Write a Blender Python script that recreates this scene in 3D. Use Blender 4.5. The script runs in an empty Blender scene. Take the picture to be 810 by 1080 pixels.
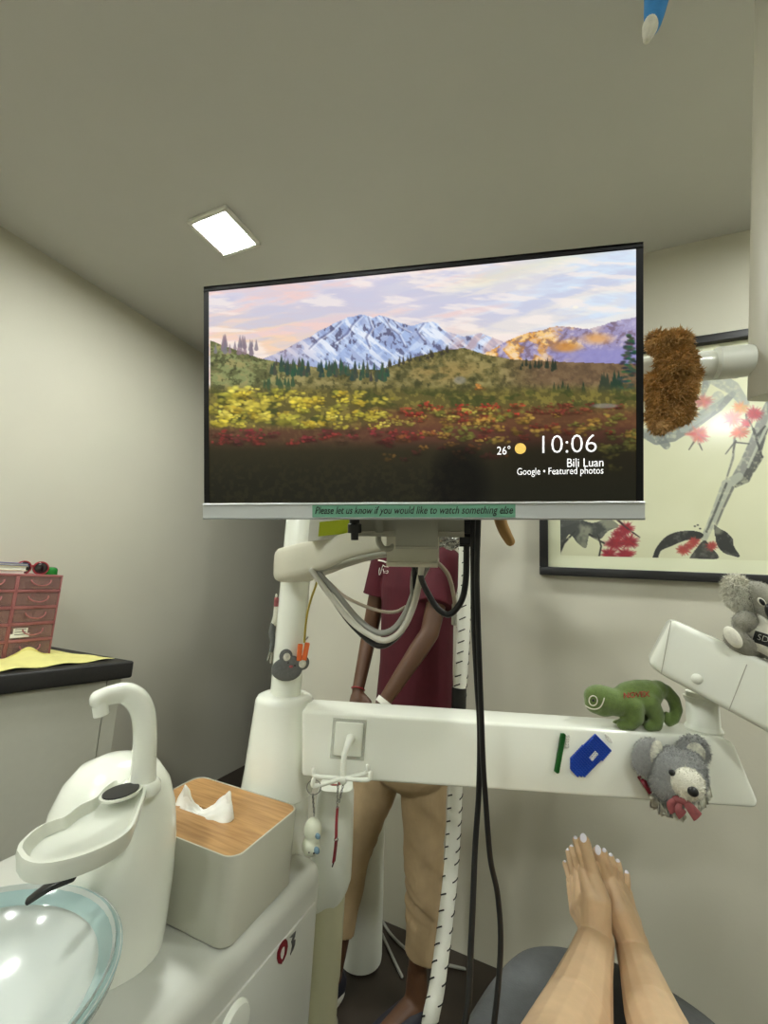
import bpy, bmesh, math, random
import numpy as np
from mathutils import Vector as V, Matrix, Quaternion
random.seed(7)
rng = np.random.default_rng(7)
SC = bpy.context.scene
COL = SC.collection
PI = math.pi

# ------------------------------------------------------------------ camera
H = 1.3            # eye height
RM = Matrix(((0.91082985, -0.01291685, -0.41257986), (0.40897964, 0.16359186, 0.89776019), (0.05589847, -0.98644354, 0.15428708)))
F = 450.0
EYE = V((0, 0, H))
def ray(u, v): return RM @ V((u - 405.0, v - 540.0, F))
def at(u, v, d): return EYE + ray(u, v) * (d / F)
def Zp(u, v, z): r = ray(u, v); return EYE + r * ((z - H) / r.z)
def Yp(u, v, y): r = ray(u, v); return EYE + r * (y / r.y)
def Xp(u, v, x): r = ray(u, v); return EYE + r * (x / r.x)
def onplane(u, v, o, n): r = ray(u, v); return EYE + r * ((o - EYE).dot(n) / r.dot(n))
cam = bpy.data.cameras.new('camera'); camo = bpy.data.objects.new('camera', cam); COL.objects.link(camo)
cam.sensor_fit = 'HORIZONTAL'; cam.sensor_width = 36; cam.lens = 450 / 810 * 36; cam.clip_start = 0.02
m = Matrix.Identity(4)
for i in range(3):
    m[i][0] = RM[i][0]; m[i][1] = -RM[i][1]; m[i][2] = -RM[i][2]; m[i][3] = EYE[i]
camo.matrix_world = m
SC.camera = camo
vs_ = SC.view_settings; vs_.view_transform = 'Standard'; vs_.look = 'None'; vs_.gamma = 1; vs_.exposure = 0; vs_.use_curve_mapping = False

# ------------------------------------------------------------------ materials
def lin(c):
    return tuple((x / 255 / 12.92 if x / 255 <= .04045 else ((x / 255 + .055) / 1.055) ** 2.4) for x in c)
def mat(name, rgb, rough=.5, metal=0, var=0, scale=20, bump=0, bscale=60, emit=0, trans=0, coat=0, sheen=0, alpha=1, sss=0, spec=.5):
    mm = bpy.data.materials.new(name); mm.use_nodes = True
    nt = mm.node_tree; b = nt.nodes['Principled BSDF']
    c = lin(rgb)
    b.inputs['Base Color'].default_value = (*c, 1); b.inputs['Roughness'].default_value = rough
    b.inputs['Metallic'].default_value = metal; b.inputs['Specular IOR Level'].default_value = spec
    if coat: b.inputs['Coat Weight'].default_value = coat; b.inputs['Coat Roughness'].default_value = .08
    if sheen: b.inputs['Sheen Weight'].default_value = sheen
    if trans: b.inputs['Transmission Weight'].default_value = trans
    if sss: b.inputs['Subsurface Weight'].default_value = sss; b.inputs['Subsurface Radius'].default_value = (.02, .008, .004); b.inputs['Subsurface Scale'].default_value = .3
    if alpha < 1: b.inputs['Alpha'].default_value = alpha
    if emit: b.inputs['Emission Color'].default_value = (*c, 1); b.inputs['Emission Strength'].default_value = emit
    if var or bump:
        tc = nt.nodes.new('ShaderNodeTexCoord')
    if var:
        n = nt.nodes.new('ShaderNodeTexNoise'); n.inputs['Scale'].default_value = scale; n.inputs['Detail'].default_value = 4
        r = nt.nodes.new('ShaderNodeMapRange'); r.inputs[3].default_value = 1 - var; r.inputs[4].default_value = 1 + var
        r.inputs[1].default_value = .3; r.inputs[2].default_value = .7
        x = nt.nodes.new('ShaderNodeMix'); x.data_type = 'RGBA'; x.blend_type = 'MULTIPLY'; x.inputs[0].default_value = 1
        x.inputs[6].default_value = (*c, 1)
        nt.links.new(tc.outputs['Object'], n.inputs['Vector']); nt.links.new(n.outputs['Fac'], r.inputs[0])
        nt.links.new(r.outputs[0], x.inputs[7]); nt.links.new(x.outputs[2], b.inputs['Base Color'])
    if bump:
        n2 = nt.nodes.new('ShaderNodeTexNoise'); n2.inputs['Scale'].default_value = bscale; n2.inputs['Detail'].default_value = 3
        bp = nt.nodes.new('ShaderNodeBump'); bp.inputs['Strength'].default_value = bump; bp.inputs['Distance'].default_value = .004
        nt.links.new(tc.outputs['Object'], n2.inputs['Vector']); nt.links.new(n2.outputs['Fac'], bp.inputs['Height']); nt.links.new(bp.outputs[0], b.inputs['Normal'])
    return mm
M = {}
M['wall'] = mat('wall_paint', (203, 200, 183), .62, var=.02, scale=3, bump=.06, bscale=140)
M['ceil'] = mat('ceiling_paint', (212, 211, 204), .8, var=.015, scale=4)
M['floor'] = mat('floor_wood', (50, 42, 35), .45, var=.25, scale=9)
M['white'] = mat('white_enamel', (239, 242, 230), .26, coat=.3)
M['unit'] = mat('unit_enamel', (198, 200, 190), .3, coat=.3)
M['white2'] = mat('white_plastic', (231, 234, 222), .4)
M['offwhite'] = mat('ivory_plastic', (214, 211, 192), .42)
M['cream'] = mat('cream_canister', (205, 203, 170), .3)
M['greyplastic'] = mat('grey_plastic', (176, 175, 160), .45)
M['dgrey'] = mat('dark_grey_plastic', (78, 78, 74), .5)
M['seam'] = mat('seam_shadow_gap', (70, 70, 66), .7)
M['black'] = mat('black_plastic', (20, 20, 20), .35)
M['rubber'] = mat('black_cable', (17, 17, 18), .42)
M['gcable'] = mat('grey_cable', (150, 150, 142), .45)
M['lcable'] = mat('pale_cable', (205, 203, 190), .45)
M['bcable'] = mat('beige_cable', (172, 160, 142), .5)
M['silver'] = mat('silver_plastic', (196, 200, 200), .35, metal=.35)
M['chrome'] = mat('chrome', (190, 190, 190), .18, metal=1)
M['counter'] = mat('counter_black', (33, 32, 31), .5, var=.25, scale=120)
M['cab'] = mat('cabinet_laminate', (186, 186, 172), .45, var=.015, scale=40)
M['yellow'] = mat('yellow_cloth', (226, 220, 140), .85, var=.04, scale=30)
M['pink'] = mat('pink_plastic', (160, 100, 98), .35)
M['drawer'] = mat('clear_drawer_plastic', (158, 122, 114), .2, alpha=.5)
M['drawerin'] = mat('drawer_contents', (84, 64, 58), .7, var=.5, scale=25)
M['paper'] = mat('paper_white', (232, 232, 220), .7)
M['ink'] = mat('black_ink', (18, 20, 18), .6)
M['red'] = mat('red_plastic', (150, 36, 46), .35)
M['dred'] = mat('dark_red_enamel', (122, 16, 30), .35)
M['egrey'] = mat('grey_enamel', (92, 92, 90), .4)
M['green'] = mat('green_plastic', (26, 120, 42), .25)
M['lens'] = mat('dark_lens', (26, 14, 18), .06, coat=1)
M['box'] = mat('tissue_box_plastic', (186, 186, 170), .5)
M['tissue'] = mat('tissue_paper', (238, 238, 230), .9)
M['lime'] = mat('lime_card', (176, 190, 34), .5)
M['tape'] = mat('green_label_tape', (98, 150, 124), .55)
M['frameblack'] = mat('black_frame', (26, 26, 27), .4, var=.1, scale=60)
M['matboard'] = mat('cream_mat_board', (226, 229, 198), .6)
M['chair'] = mat('chair_upholstery', (86, 89, 90), .6, var=.08, scale=60, bump=.1, bscale=300)
M['skinp'] = mat('light_skin', (202, 172, 136), .5, var=.06, scale=30, sss=.08)
M['nailpolish'] = mat('white_nail_polish', (232, 230, 240), .2, coat=.6)
M['skins'] = mat('brown_skin', (90, 61, 41), .5, var=.06, scale=25, sss=.08)
M['scrub'] = mat('maroon_scrub', (76, 9, 25), .85, var=.12, scale=14, bump=.5, bscale=16)
M['khaki'] = mat('khaki_cotton', (182, 158, 122), .7, var=.06, scale=25, bump=.6, bscale=17)
M['shoe'] = mat('navy_shoe', (34, 34, 44), .6)
M['hair'] = mat('black_hair', (22, 18, 17), .5)
M['shorts'] = mat('dark_shorts', (38, 38, 42), .8)
M['gplush'] = mat('green_plush', (98, 120, 58), .9, var=.12, scale=160, bump=.5, bscale=700, sheen=.3)
M['kgrey'] = mat('koala_grey_plush', (146, 144, 130), .95, var=.1, scale=160, bump=.5, bscale=600, sheen=.3)
M['kwhite'] = mat('white_plush', (226, 224, 208), .95, var=.05, scale=160, bump=.4, bscale=600, sheen=.3)
M['bgrey'] = mat('bear_grey_plush', (154, 156, 154), .95, var=.12, scale=150, bump=.5, bscale=600, sheen=.3)
M['brownfur'] = mat('brown_fur', (188, 146, 84), .8, var=.35, scale=50)
M['tanfur'] = mat('tan_plush', (188, 150, 96), .9, var=.1, scale=80)
M['felt'] = mat('grey_felt', (104, 106, 104), .95, var=.1, scale=200)
M['orange'] = mat('orange_plastic', (228, 112, 54), .5)
M['ywire'] = mat('yellow_wire', (168, 150, 40), .5)
M['blue'] = mat('blue_bead', (34, 74, 178), .3)
M['gbead'] = mat('green_bead', (24, 92, 34), .3)
M['wbead'] = mat('white_bead', (236, 236, 228), .35)
M['bluep'] = mat('blue_plush', (62, 140, 206), .85, var=.05, scale=80)
M['pinkr'] = mat('pink_ribbon', (150, 82, 84), .6, var=.2, scale=120)
M['lace'] = mat('lace_white', (206, 206, 190), .85, var=.25, scale=140)
M['foil'] = mat('silver_foil', (190, 192, 190), .25, metal=.8)
M['pale'] = mat('pale_figurine', (208, 212, 190), .35)
M['bluegrey'] = mat('blue_grey_paint', (110, 140, 156), .4)
M['bronze'] = mat('reddish_emblem', (156, 84, 74), .4)
M['tray'] = mat('tray_plastic', (214, 217, 204), .3, coat=.2)
M['glass'] = mat('frosted_glass', (226, 233, 227), .14, trans=.35, coat=.3)
M['aqua'] = mat('aqua_glass_rim', (186, 214, 212), .1, trans=.4, coat=.3)
M['film'] = mat('clear_film', (214, 216, 204), .2, alpha=.35)
M['lamp'] = mat('lamp_diffuser', (251, 254, 249), .5, emit=222)
M['lampframe'] = mat('lamp_frame', (236, 235, 226), .5)
M['sun'] = mat('sun_icon_glow', (226, 190, 96), .5, emit=.6)
M['uitext'] = mat('screen_text_glow', (235, 235, 235), .5, emit=.9)
def wood_mat():
    mm = mat('bamboo_lid', (196, 150, 88), .45); nt = mm.node_tree; b = nt.nodes['Principled BSDF']
    tc = nt.nodes.new('ShaderNodeTexCoord'); mp = nt.nodes.new('ShaderNodeMapping'); mp.inputs['Scale'].default_value = (6, 90, 6); mp.inputs['Rotation'].default_value = (0, 0, .12)
    n = nt.nodes.new('ShaderNodeTexNoise'); n.inputs['Scale'].default_value = 2.2; n.inputs['Detail'].default_value = 5
    cr = nt.nodes.new('ShaderNodeValToRGB'); cr.color_ramp.elements[0].position = .3; cr.color_ramp.elements[1].position = .72
    cr.color_ramp.elements[0].color = (*lin((150, 108, 60)), 1); cr.color_ramp.elements[1].color = (*lin((186, 144, 88)), 1)
    nt.links.new(tc.outputs['Object'], mp.inputs[0]); nt.links.new(mp.outputs[0], n.inputs['Vector']); nt.links.new(n.outputs['Fac'], cr.inputs[0]); nt.links.new(cr.outputs[0], b.inputs['Base Color'])
    return mm
M['wood'] = wood_mat()
def attr_mat(name, emit=0, rough=.5, coat=0, spec=.5):
    mm = bpy.data.materials.new(name); mm.use_nodes = True; nt = mm.node_tree; b = nt.nodes['Principled BSDF']
    a = nt.nodes.new('ShaderNodeAttribute'); a.attribute_name = 'Col'
    b.inputs['Roughness'].default_value = rough; b.inputs['Specular IOR Level'].default_value = spec
    if emit:
        b.inputs['Base Color'].default_value = (.004, .004, .004, 1)
        nt.links.new(a.outputs['Color'], b.inputs['Emission Color']); b.inputs['Emission Strength'].default_value = emit
    else:
        nt.links.new(a.outputs['Color'], b.inputs['Base Color'])
    if coat: b.inputs['Coat Weight'].default_value = coat; b.inputs['Coat Roughness'].default_value = .16
    return mm
M['screen'] = attr_mat('screen_picture', emit=1.0, rough=.12, spec=.18)
M['bezel'] = mat('bezel_black', (9, 9, 10), .35, spec=.25)
M['beige'] = mat('shaded_ivory_enamel', (190, 186, 168), .4)  # darker ivory: shade of the upright arm turned from the lamps, put into the colour
M['ink_painting'] = attr_mat('ink_painting_paper', rough=.55, coat=.55)

# ------------------------------------------------------------------ object helpers
W = {}
def props(o, label=None, cat=None, group=None, kind=None):
    if label: o['label'] = label
    if cat: o['category'] = cat
    if group: o['group'] = group
    if kind: o['kind'] = kind
    return o
def thing(name, loc, label, cat, group=None):
    o = bpy.data.objects.new(name, None); COL.objects.link(o); o.location = loc; o.empty_display_size = .05
    W[o.name] = Matrix.Translation(V(loc))
    return props(o, label, cat, group)
def link(name, me, mt, parent=None, smooth=True, ang=40):
    o = bpy.data.objects.new(name, me); COL.objects.link(o)
    if mt is not None:
        me.materials.clear(); me.materials.append(M[mt] if isinstance(mt, str) else mt)
    if smooth:
        me.polygons.foreach_set('use_smooth', [True] * len(me.polygons)); me.set_sharp_from_angle(angle=math.radians(ang))
    W[o.name] = Matrix.Identity(4)
    if parent is not None:
        o.parent = parent; o.matrix_parent_inverse = W[parent.name].inverted()
    return o
def frame(ux, uy=None, uz=None):
    """3x3 with columns ux, uy, uz"""
    if uz is None: uz = ux.cross(uy)
    if uy is None: uy = uz.cross(ux)
    f = Matrix((ux.normalized(), uy.normalized(), uz.normalized())).transposed(); return f
def zframe(z, hint=V((0, 0, 1))):
    z = z.normalized()
    if abs(z.dot(hint)) > .97: hint = V((1, 0, 0))
    x = hint.cross(z).normalized(); y = z.cross(x)
    return Matrix((x, y, z)).transposed()
def spline(pts, n=8):
    pts = [V(p) for p in pts]
    if len(pts) < 3: return pts
    P = [pts[0] * 2 - pts[1]] + pts + [pts[-1] * 2 - pts[-2]]; out = []
    for i in range(1, len(P) - 2):
        for k in range(n):
            t = k / n; a, b, c, d = P[i - 1], P[i], P[i + 1], P[i + 2]
            out.append(.5 * ((2 * b) + (c - a) * t + (2 * a - 5 * b + 4 * c - d) * t * t + (3 * b - a - 3 * c + d) * t ** 3))
    out.append(pts[-1]); return out
def lerp_list(vals, n):
    out = []
    for i in range(n):
        t = i / (n - 1) * (len(vals) - 1); k = min(int(t), len(vals) - 2); out.append(vals[k] + (vals[k + 1] - vals[k]) * (t - k))
    return out
class MB:
    def __init__(s): s.bm = bmesh.new()
    def box(s, c, size, R=None, bev=0, seg=3):
        g = bmesh.ops.create_cube(s.bm, size=1); vs = g['verts']; sz = V(size)
        R = R or Matrix.Identity(3)
        for v in vs: v.co = V(c) + R @ V((v.co.x * sz.x, v.co.y * sz.y, v.co.z * sz.z))
        if bev:
            es = list({e for v in vs for e in v.link_edges})
            bmesh.ops.bevel(s.bm, geom=es, offset=bev, segments=seg, affect='EDGES', profile=.5, clamp_overlap=True)
        return s
    def prism(s, pts, dvec, bev=0, seg=3):
        """pts: planar world points, extruded by dvec"""
        a = [s.bm.verts.new(p) for p in pts]; b = [s.bm.verts.new(p + dvec) for p in pts]
        n = len(pts); fs = [s.bm.faces.new(a), s.bm.faces.new(b[::-1])]
        for i in range(n): fs.append(s.bm.faces.new((a[(i + 1) % n], a[i], b[i], b[(i + 1) % n])))
        bmesh.ops.recalc_face_normals(s.bm, faces=fs)
        if bev:
            es = list({e for f in fs for e in f.edges})
            bmesh.ops.bevel(s.bm, geom=es, offset=bev, segments=seg, affect='EDGES', profile=.5, clamp_overlap=True)
        return s
    def loops(s, rings, cap=True, closed=False):
        rs = [[s.bm.verts.new(p) for p in r] for r in rings]; n = len(rs[0]); fs = []
        rng_ = range(len(rs)) if closed else range(len(rs) - 1)
        for i in rng_:
            a, b = rs[i], rs[(i + 1) % len(rs)]
            for k in range(n): fs.append(s.bm.faces.new((a[k], a[(k + 1) % n], b[(k + 1) % n], b[k])))
        if cap and not closed: fs.append(s.bm.faces.new(rs[0][::-1])); fs.append(s.bm.faces.new(rs[-1]))
        bmesh.ops.recalc_face_normals(s.bm, faces=fs)
        return s
    def sweep(s, pts, ax, ay, n=12, p=2.0, hint=V((0, 0, 1)), cap=True, rounded=False):
        """superellipse section swept along pts. ax: half width across hint, ay: half height along hint"""
        N = len(pts); rings = []
        ax = lerp_list(ax, N) if isinstance(ax, (list, tuple)) else [ax] * N
        ay = lerp_list(ay, N) if isinstance(ay, (list, tuple)) else [ay] * N
        x = None
        for i in range(N):
            t = (pts[min(i + 1, N - 1)] - pts[max(i - 1, 0)]).normalized()
            if x is None:
                h = hint if abs(t.dot(hint)) < .95 else V((1, 0, .2)); x = h.cross(t).normalized()
            else:
                x = (x - t * x.dot(t)).normalized()
            y = t.cross(x)
            r = []
            for k in range(n):
                a = 2 * PI * k / n; ca, sa = math.cos(a), math.sin(a)
                r.append(pts[i] + x * (ax[i] * math.copysign(abs(ca) ** (2 / p), ca)) + y * (ay[i] * math.copysign(abs(sa) ** (2 / p), sa)))
            rings.append(r)
        if rounded:
            def endring(c, r0, t, rad, rev):
                out = []
                for q in (.35, .7, .93):
                    f = math.sqrt(max(0, 1 - q * q)); out.append([c + (v - c) * f + t * (rad * q) for v in r0])
                return out[::-1] if rev else out
            t0 = (pts[0] - pts[1]).normalized(); t1 = (pts[-1] - pts[-2]).normalized()
            rings = endring(pts[0], rings[0], t0, min(ax[0], ay[0]), True) + rings + endring(pts[-1], rings[-1], t1, min(ax[-1], ay[-1]), False)
        return s.loops(rings, cap)
    def tube(s, pts, r, n=10, rounded=False): return s.sweep(pts, r, r, n, rounded=rounded)
    def lathe(s, prof, c, R=None, n=32, sx=1, sy=1, cap=True):
        R = R or Matrix.Identity(3)
        rings = [[V(c) + R @ V((r * sx * math.cos(2 * PI * k / n), r * sy * math.sin(2 * PI * k / n), z)) for k in range(n)] for r, z in prof]
        return s.loops(rings, cap)
    def ell(s, c, rad, R=None, n=3):
        g = bmesh.ops.create_icosphere(s.bm, subdivisions=n, radius=1); R = R or Matrix.Identity(3)
        if isinstance(rad, (int, float)): rad = (rad,) * 3
        for v in g['verts']: v.co = V(c) + R @ V((v.co.x * rad[0], v.co.y * rad[1], v.co.z * rad[2]))
        return s
    def cap(s, p0, r0, p1, r1, n=16):
        p0, p1 = V(p0), V(p1); t = (p1 - p0)
        if t.length < 1e-6: return s.ell(p0, r0)
        R = zframe(t); L = t.length; prof = []
        for k in range(6): a = -PI / 2 + PI / 2 * (k + .35) / 6; prof.append((r0 * math.cos(a), r0 * math.sin(a)))
        prof.append((r0, 0)); prof.append((r1, L))
        for k in range(6): a = PI / 2 * (k + .65) / 6; prof.append((r1 * math.cos(a), L + r1 * math.sin(a)))
        return s.lathe(prof, p0, R, n)
    def chain(s, pts, rs):
        for i in range(len(pts) - 1): s.cap(pts[i], rs[i], pts[i + 1], rs[i + 1])
        return s
    def torus(s, c, R, r0, r1, n=24, k=8, sy=1):
        rings = []
        for i in range(n):
            a = 2 * PI * i / n; o = V((math.cos(a), math.sin(a) * sy, 0))
            rings.append([V(c) + R @ (o * (r0 + r1 * math.cos(2 * PI * j / k)) + V((0, 0, r1 * math.sin(2 * PI * j / k)))) for j in range(k)])
        return s.loops(rings, closed=True)
    def mesh(s, name):
        me = bpy.data.meshes.new(name); s.bm.to_mesh(me); s.bm.free(); return me
    def build(s, name, mt, parent=None, smooth=True, ang=40): return link(name, s.mesh(name), mt, parent, smooth, ang)
    def blob(s, name, mt, parent=None, voxel=.004, it=6, cut=None, extra=None):
        """one continuous skin over everything in here"""
        me = s.mesh(name); o = bpy.data.objects.new('tmp', me); COL.objects.link(o)
        r = o.modifiers.new('r', 'REMESH'); r.mode = 'VOXEL'; r.voxel_size = voxel
        if it: q = o.modifiers.new('s', 'SMOOTH'); q.factor = .5; q.iterations = it
        dg = bpy.context.evaluated_depsgraph_get(); ev = o.evaluated_get(dg)
        me2 = bpy.data.meshes.new_from_object(ev); bpy.data.objects.remove(o); bpy.data.meshes.remove(me)
        me2.name = name
        if cut:
            bm = bmesh.new(); bm.from_mesh(me2)
            for co, no, fill in cut:
                g = bmesh.ops.bisect_plane(bm, geom=bm.verts[:] + bm.edges[:] + bm.faces[:], plane_co=co, plane_no=no, clear_outer=True)
                if fill: bmesh.ops.holes_fill(bm, edges=[e for e in g['geom_cut'] if isinstance(e, bmesh.types.BMEdge)])
            bm.to_mesh(me2); bm.free()
        return link(name, me2, mt, parent, ang=80)
def fur(src, name, mt, parent, n, length, width, gravity=.3, jitter=.5, seed=1):
    r = random.Random(seed); me = src.data; me.calc_loop_triangles()
    tris = [(t.area, [me.vertices[i] for i in t.vertices]) for t in me.loop_triangles]
    cum = np.cumsum([t[0] for t in tris]); vs = []; fs = []
    for q in range(n):
        k = int(np.searchsorted(cum, r.random() * cum[-1])); k = min(k, len(tris) - 1); a, b, c = tris[k][1]
        u, v = r.random(), r.random()
        if u + v > 1: u, v = 1 - u, 1 - v
        p = a.co + (b.co - a.co) * u + (c.co - a.co) * v; nn = (a.normal + b.normal + c.normal).normalized()
        d = (nn + V((r.gauss(0, 1), r.gauss(0, 1), r.gauss(0, 1))) * jitter * .6 + V((0, 0, -gravity))).normalized()
        L = length * r.uniform(.6, 1.25); side = d.cross(V((r.gauss(0, 1), r.gauss(0, 1), r.gauss(0, 1)))).normalized() * width
        mid = p + d * L * .55; tip = p + (d + V((0, 0, -gravity * .8)) + side.normalized() * r.uniform(-.3, .3)).normalized() * L
        i = len(vs); p = p - nn * .001
        vs += [p - side, p + side, mid + side * .8, mid - side * .8, tip]; fs += [(i, i + 1, i + 2, i + 3), (i + 3, i + 2, i + 4)]
    m2 = bpy.data.meshes.new(name); m2.from_pydata(vs, [], fs); m2.update()
    return link(name, m2, mt, parent)
def text(name, s, mt, parent, o, ux, uy, w, h, shear=0, depth=.0004, bold=0, align='L'):
    cu = bpy.data.curves.new('t', 'FONT'); cu.body = s; cu.shear = shear; cu.offset = bold; cu.resolution_u = 3
    ob = bpy.data.objects.new('t', cu); COL.objects.link(ob)
    dg = bpy.context.evaluated_depsgraph_get(); me = bpy.data.meshes.new_from_object(ob.evaluated_get(dg)); bpy.data.objects.remove(ob)
    xs = [v.co.x for v in me.vertices]; ys = [v.co.y for v in me.vertices]
    x0, x1, y0, y1 = min(xs), max(xs), min(ys), max(ys); n = ux.cross(uy).normalized(); ux = ux.normalized(); uy = uy.normalized()
    bm = bmesh.new(); bm.from_mesh(me)
    g = bmesh.ops.extrude_face_region(bm, geom=bm.faces[:])
    for v in g['geom']:
        if isinstance(v, bmesh.types.BMVert): v.co.z = 1
    for v in bm.verts:
        z = depth if v.co.z > .5 else 0
        v.co = o + ux * ((v.co.x - x0) / (x1 - x0) * w) + uy * ((v.co.y - y0) / (y1 - y0) * h) + n * z
    bmesh.ops.recalc_face_normals(bm, faces=bm.faces[:])
    bm.to_mesh(me); bm.free(); me.name = name
    return link(name, me, mt, parent, smooth=False)

# ------------------------------------------------------------------ small painter for the pictures the place shows
def vnoise(x, y, seed):
    xi = np.floor(x).astype(int); yi = np.floor(y).astype(int); fx = x - xi; fy = y - yi
    fx = fx * fx * (3 - 2 * fx); fy = fy * fy * (3 - 2 * fy)
    tab = np.random.default_rng(seed).random((256, 256))
    g = lambda a, b: tab[a % 256, b % 256]
    return (g(xi, yi) * (1 - fx) + g(xi + 1, yi) * fx) * (1 - fy) + (g(xi, yi + 1) * (1 - fx) + g(xi + 1, yi + 1) * fx) * fy
def fbm(x, y, seed, o=4):
    s = 0; a = .5; t = 0
    for k in range(o): s = s + a * vnoise(x * 2 ** k, y * 2 ** k, seed + k); t += a; a *= .5
    return s / t
class Canvas:
    def __init__(s, U, Vv): s.U, s.V = U, Vv; s.C = np.zeros(U.shape + (3,))
    def put(s, a, col):
        a = np.clip(a, 0, 1)[..., None]; s.C = s.C * (1 - a) + np.array(col, float).reshape((1, 1, 3) if np.ndim(col) == 1 else np.shape(col)) * a
    def poly(s, pts, soft=0):
        U, Vv = s.U, s.V; ins = np.zeros(U.shape, bool); n = len(pts)
        for i in range(n):
            (x0, y0), (x1, y1) = pts[i], pts[(i + 1) % n]
            if y0 == y1: continue
            c = ((y0 > Vv) != (y1 > Vv)) & (U < (x1 - x0) * (Vv - y0) / (y1 - y0) + x0); ins ^= c
        return ins.astype(float)
    def line(s, pts, rs, soft=1.0):
        best = np.full(s.U.shape, -9.0)
        for i in range(len(pts) - 1):
            (x0, y0), (x1, y1) = pts[i], pts[i + 1]; dx, dy = x1 - x0, y1 - y0
            t = np.clip(((s.U - x0) * dx + (s.V - y0) * dy) / (dx * dx + dy * dy + 1e-9), 0, 1)
            d = np.hypot(s.U - x0 - dx * t, s.V - y0 - dy * t); r = rs[i] + (rs[i + 1] - rs[i]) * t
            best = np.maximum(best, (r - d) / soft + .5)
        return np.clip(best, 0, 1)
    def disc(s, x, y, rx, ry, soft=.6):
        d = np.hypot((s.U - x) / rx, (s.V - y) / ry); return np.clip((1 - d) / soft, 0, 1)
def picture(name, P3, nx, ny, paint, mt, parent):
    """P3(i/nx, j/ny) gives world points; paint(Canvas) in the photograph's pixel units of the sheet; sRGB 0..255"""
    pts = np.array([[P3(i / (nx - 1), j / (ny - 1)) for i in range(nx)] for j in range(ny)])
    rm = np.array(RM); c = (pts - np.array(EYE)) @ rm
    U = 405 + F * c[..., 0] / c[..., 2]; Vv = 540 + F * c[..., 1] / c[..., 2]
    cv = Canvas(U, Vv); paint(cv)
    C = np.clip(cv.C / 255, 0, 1); C = np.where(C <= .04045, C / 12.92, ((C + .055) / 1.055) ** 2.4)
    me = bpy.data.meshes.new(name); me.vertices.add(nx * ny); me.vertices.foreach_set('co', pts.reshape(-1))
    idx = np.arange(nx * ny).reshape(ny, nx)
    q = np.stack([idx[:-1, :-1], idx[1:, :-1], idx[1:, 1:], idx[:-1, 1:]], -1).reshape(-1, 4)
    me.loops.add(q.size); me.loops.foreach_set('vertex_index', q.reshape(-1)); me.polygons.add(len(q))
    me.polygons.foreach_set('loop_start', np.arange(0, q.size, 4)); me.polygons.foreach_set('loop_total', np.full(len(q), 4))
    me.update(calc_edges=True); me.validate()
    at_ = me.color_attributes.new('Col', 'FLOAT_COLOR', 'POINT')
    at_.data.foreach_set('color', np.concatenate([C, np.ones(C.shape[:2] + (1,))], -1).reshape(-1).astype(np.float32))
    return link(name, me, mt, parent, smooth=False)
UP = V((0, 0, 1))

# ------------------------------------------------------------------ the room
CH = 2.6; YB = 1.733; XL = -2.077; XR = 2.0; YF = -2.6; YC = 4.2; XE = -1.298
def slab(name, lo, hi, mt):
    c = [(a + b) / 2 for a, b in zip(lo, hi)]; s = [b - a for a, b in zip(lo, hi)]
    o = MB().box(c, s).build(name, mt, smooth=False); o['kind'] = 'structure'; return o
slab('floor', (XL - .1, YF - .1, -.1), (XR + .1, YC + .1, 0), 'floor')
slab('ceiling', (XL - .1, YF - .1, CH), (XR + .1, YC + .1, CH + .1), 'ceil')
slab('wall_left', (XL - .1, YF - .1, 0), (XL, YC + .1, CH), 'wall')
slab('wall_back', (XE, YB, 0), (XR, YB + .12, CH), 'wall')
slab('wall_far', (XL, YC, 0), (XR + .1, YC + .1, CH), 'wall')
slab('wall_right', (XR, YF - .1, 0), (XR + .1, YC, CH), 'wall')
slab('wall_front', (XL, YF - .1, 0), (XR, YF, CH), 'wall')

def lamp(x, y, label):
    t = thing('ceiling_light', (x, y, CH - .012), label, 'ceiling light', 'square ceiling lights')
    s = .176
    f = MB()
    for dx, dy, sx, sy in ((0, s / 2, s + .016, .016), (0, -s / 2, s + .016, .016), (s / 2, 0, .016, s - .016), (-s / 2, 0, .016, s - .016)):
        f.box((x + dx, y + dy, CH - .008), (sx, sy, .016), bev=.003, seg=2)
    f.build('frame', 'lampframe', t)
    MB().box((x, y, CH - .006), (s - .016, s - .016, .010)).build('diffuser', 'lamp', t, smooth=False)
    return t
def dup(t, loc, label):
    r = t.copy(); COL.objects.link(r); d = V(loc) - t.location; r.location = loc; r['label'] = label; W[r.name] = Matrix.Translation(V(loc))
    for ch in list(t.children):
        c = ch.copy(); COL.objects.link(c); c.parent = r; c.matrix_parent_inverse = W[t.name].inverted()
    return r
L0 = lamp(-1.235, 1.06, 'small square white light panel glowing on the ceiling above the monitor')
for x, y, lb in ((-1.235, -.5, 'added square ceiling light panel above the side counter, out of view'), (1.0, -.36, 'square ceiling light panel to the right of the chair'),  # the left panel is added out of view to light the room
                 (-1.235, -1.9, 'added square ceiling light panel near the rear left corner, out of view'),  # unseen panel behind the camera, put in to light the scene
                 (1.0, 1.06, 'square ceiling light panel over the right end of the painting wall'), (-.1, -1.6, 'added fill light panel behind the chair backrest, out of view')):  # the panel behind the backrest is an added fill lamp, out of view
    dup(L0, (x, y, CH - .012), lb)

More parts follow.
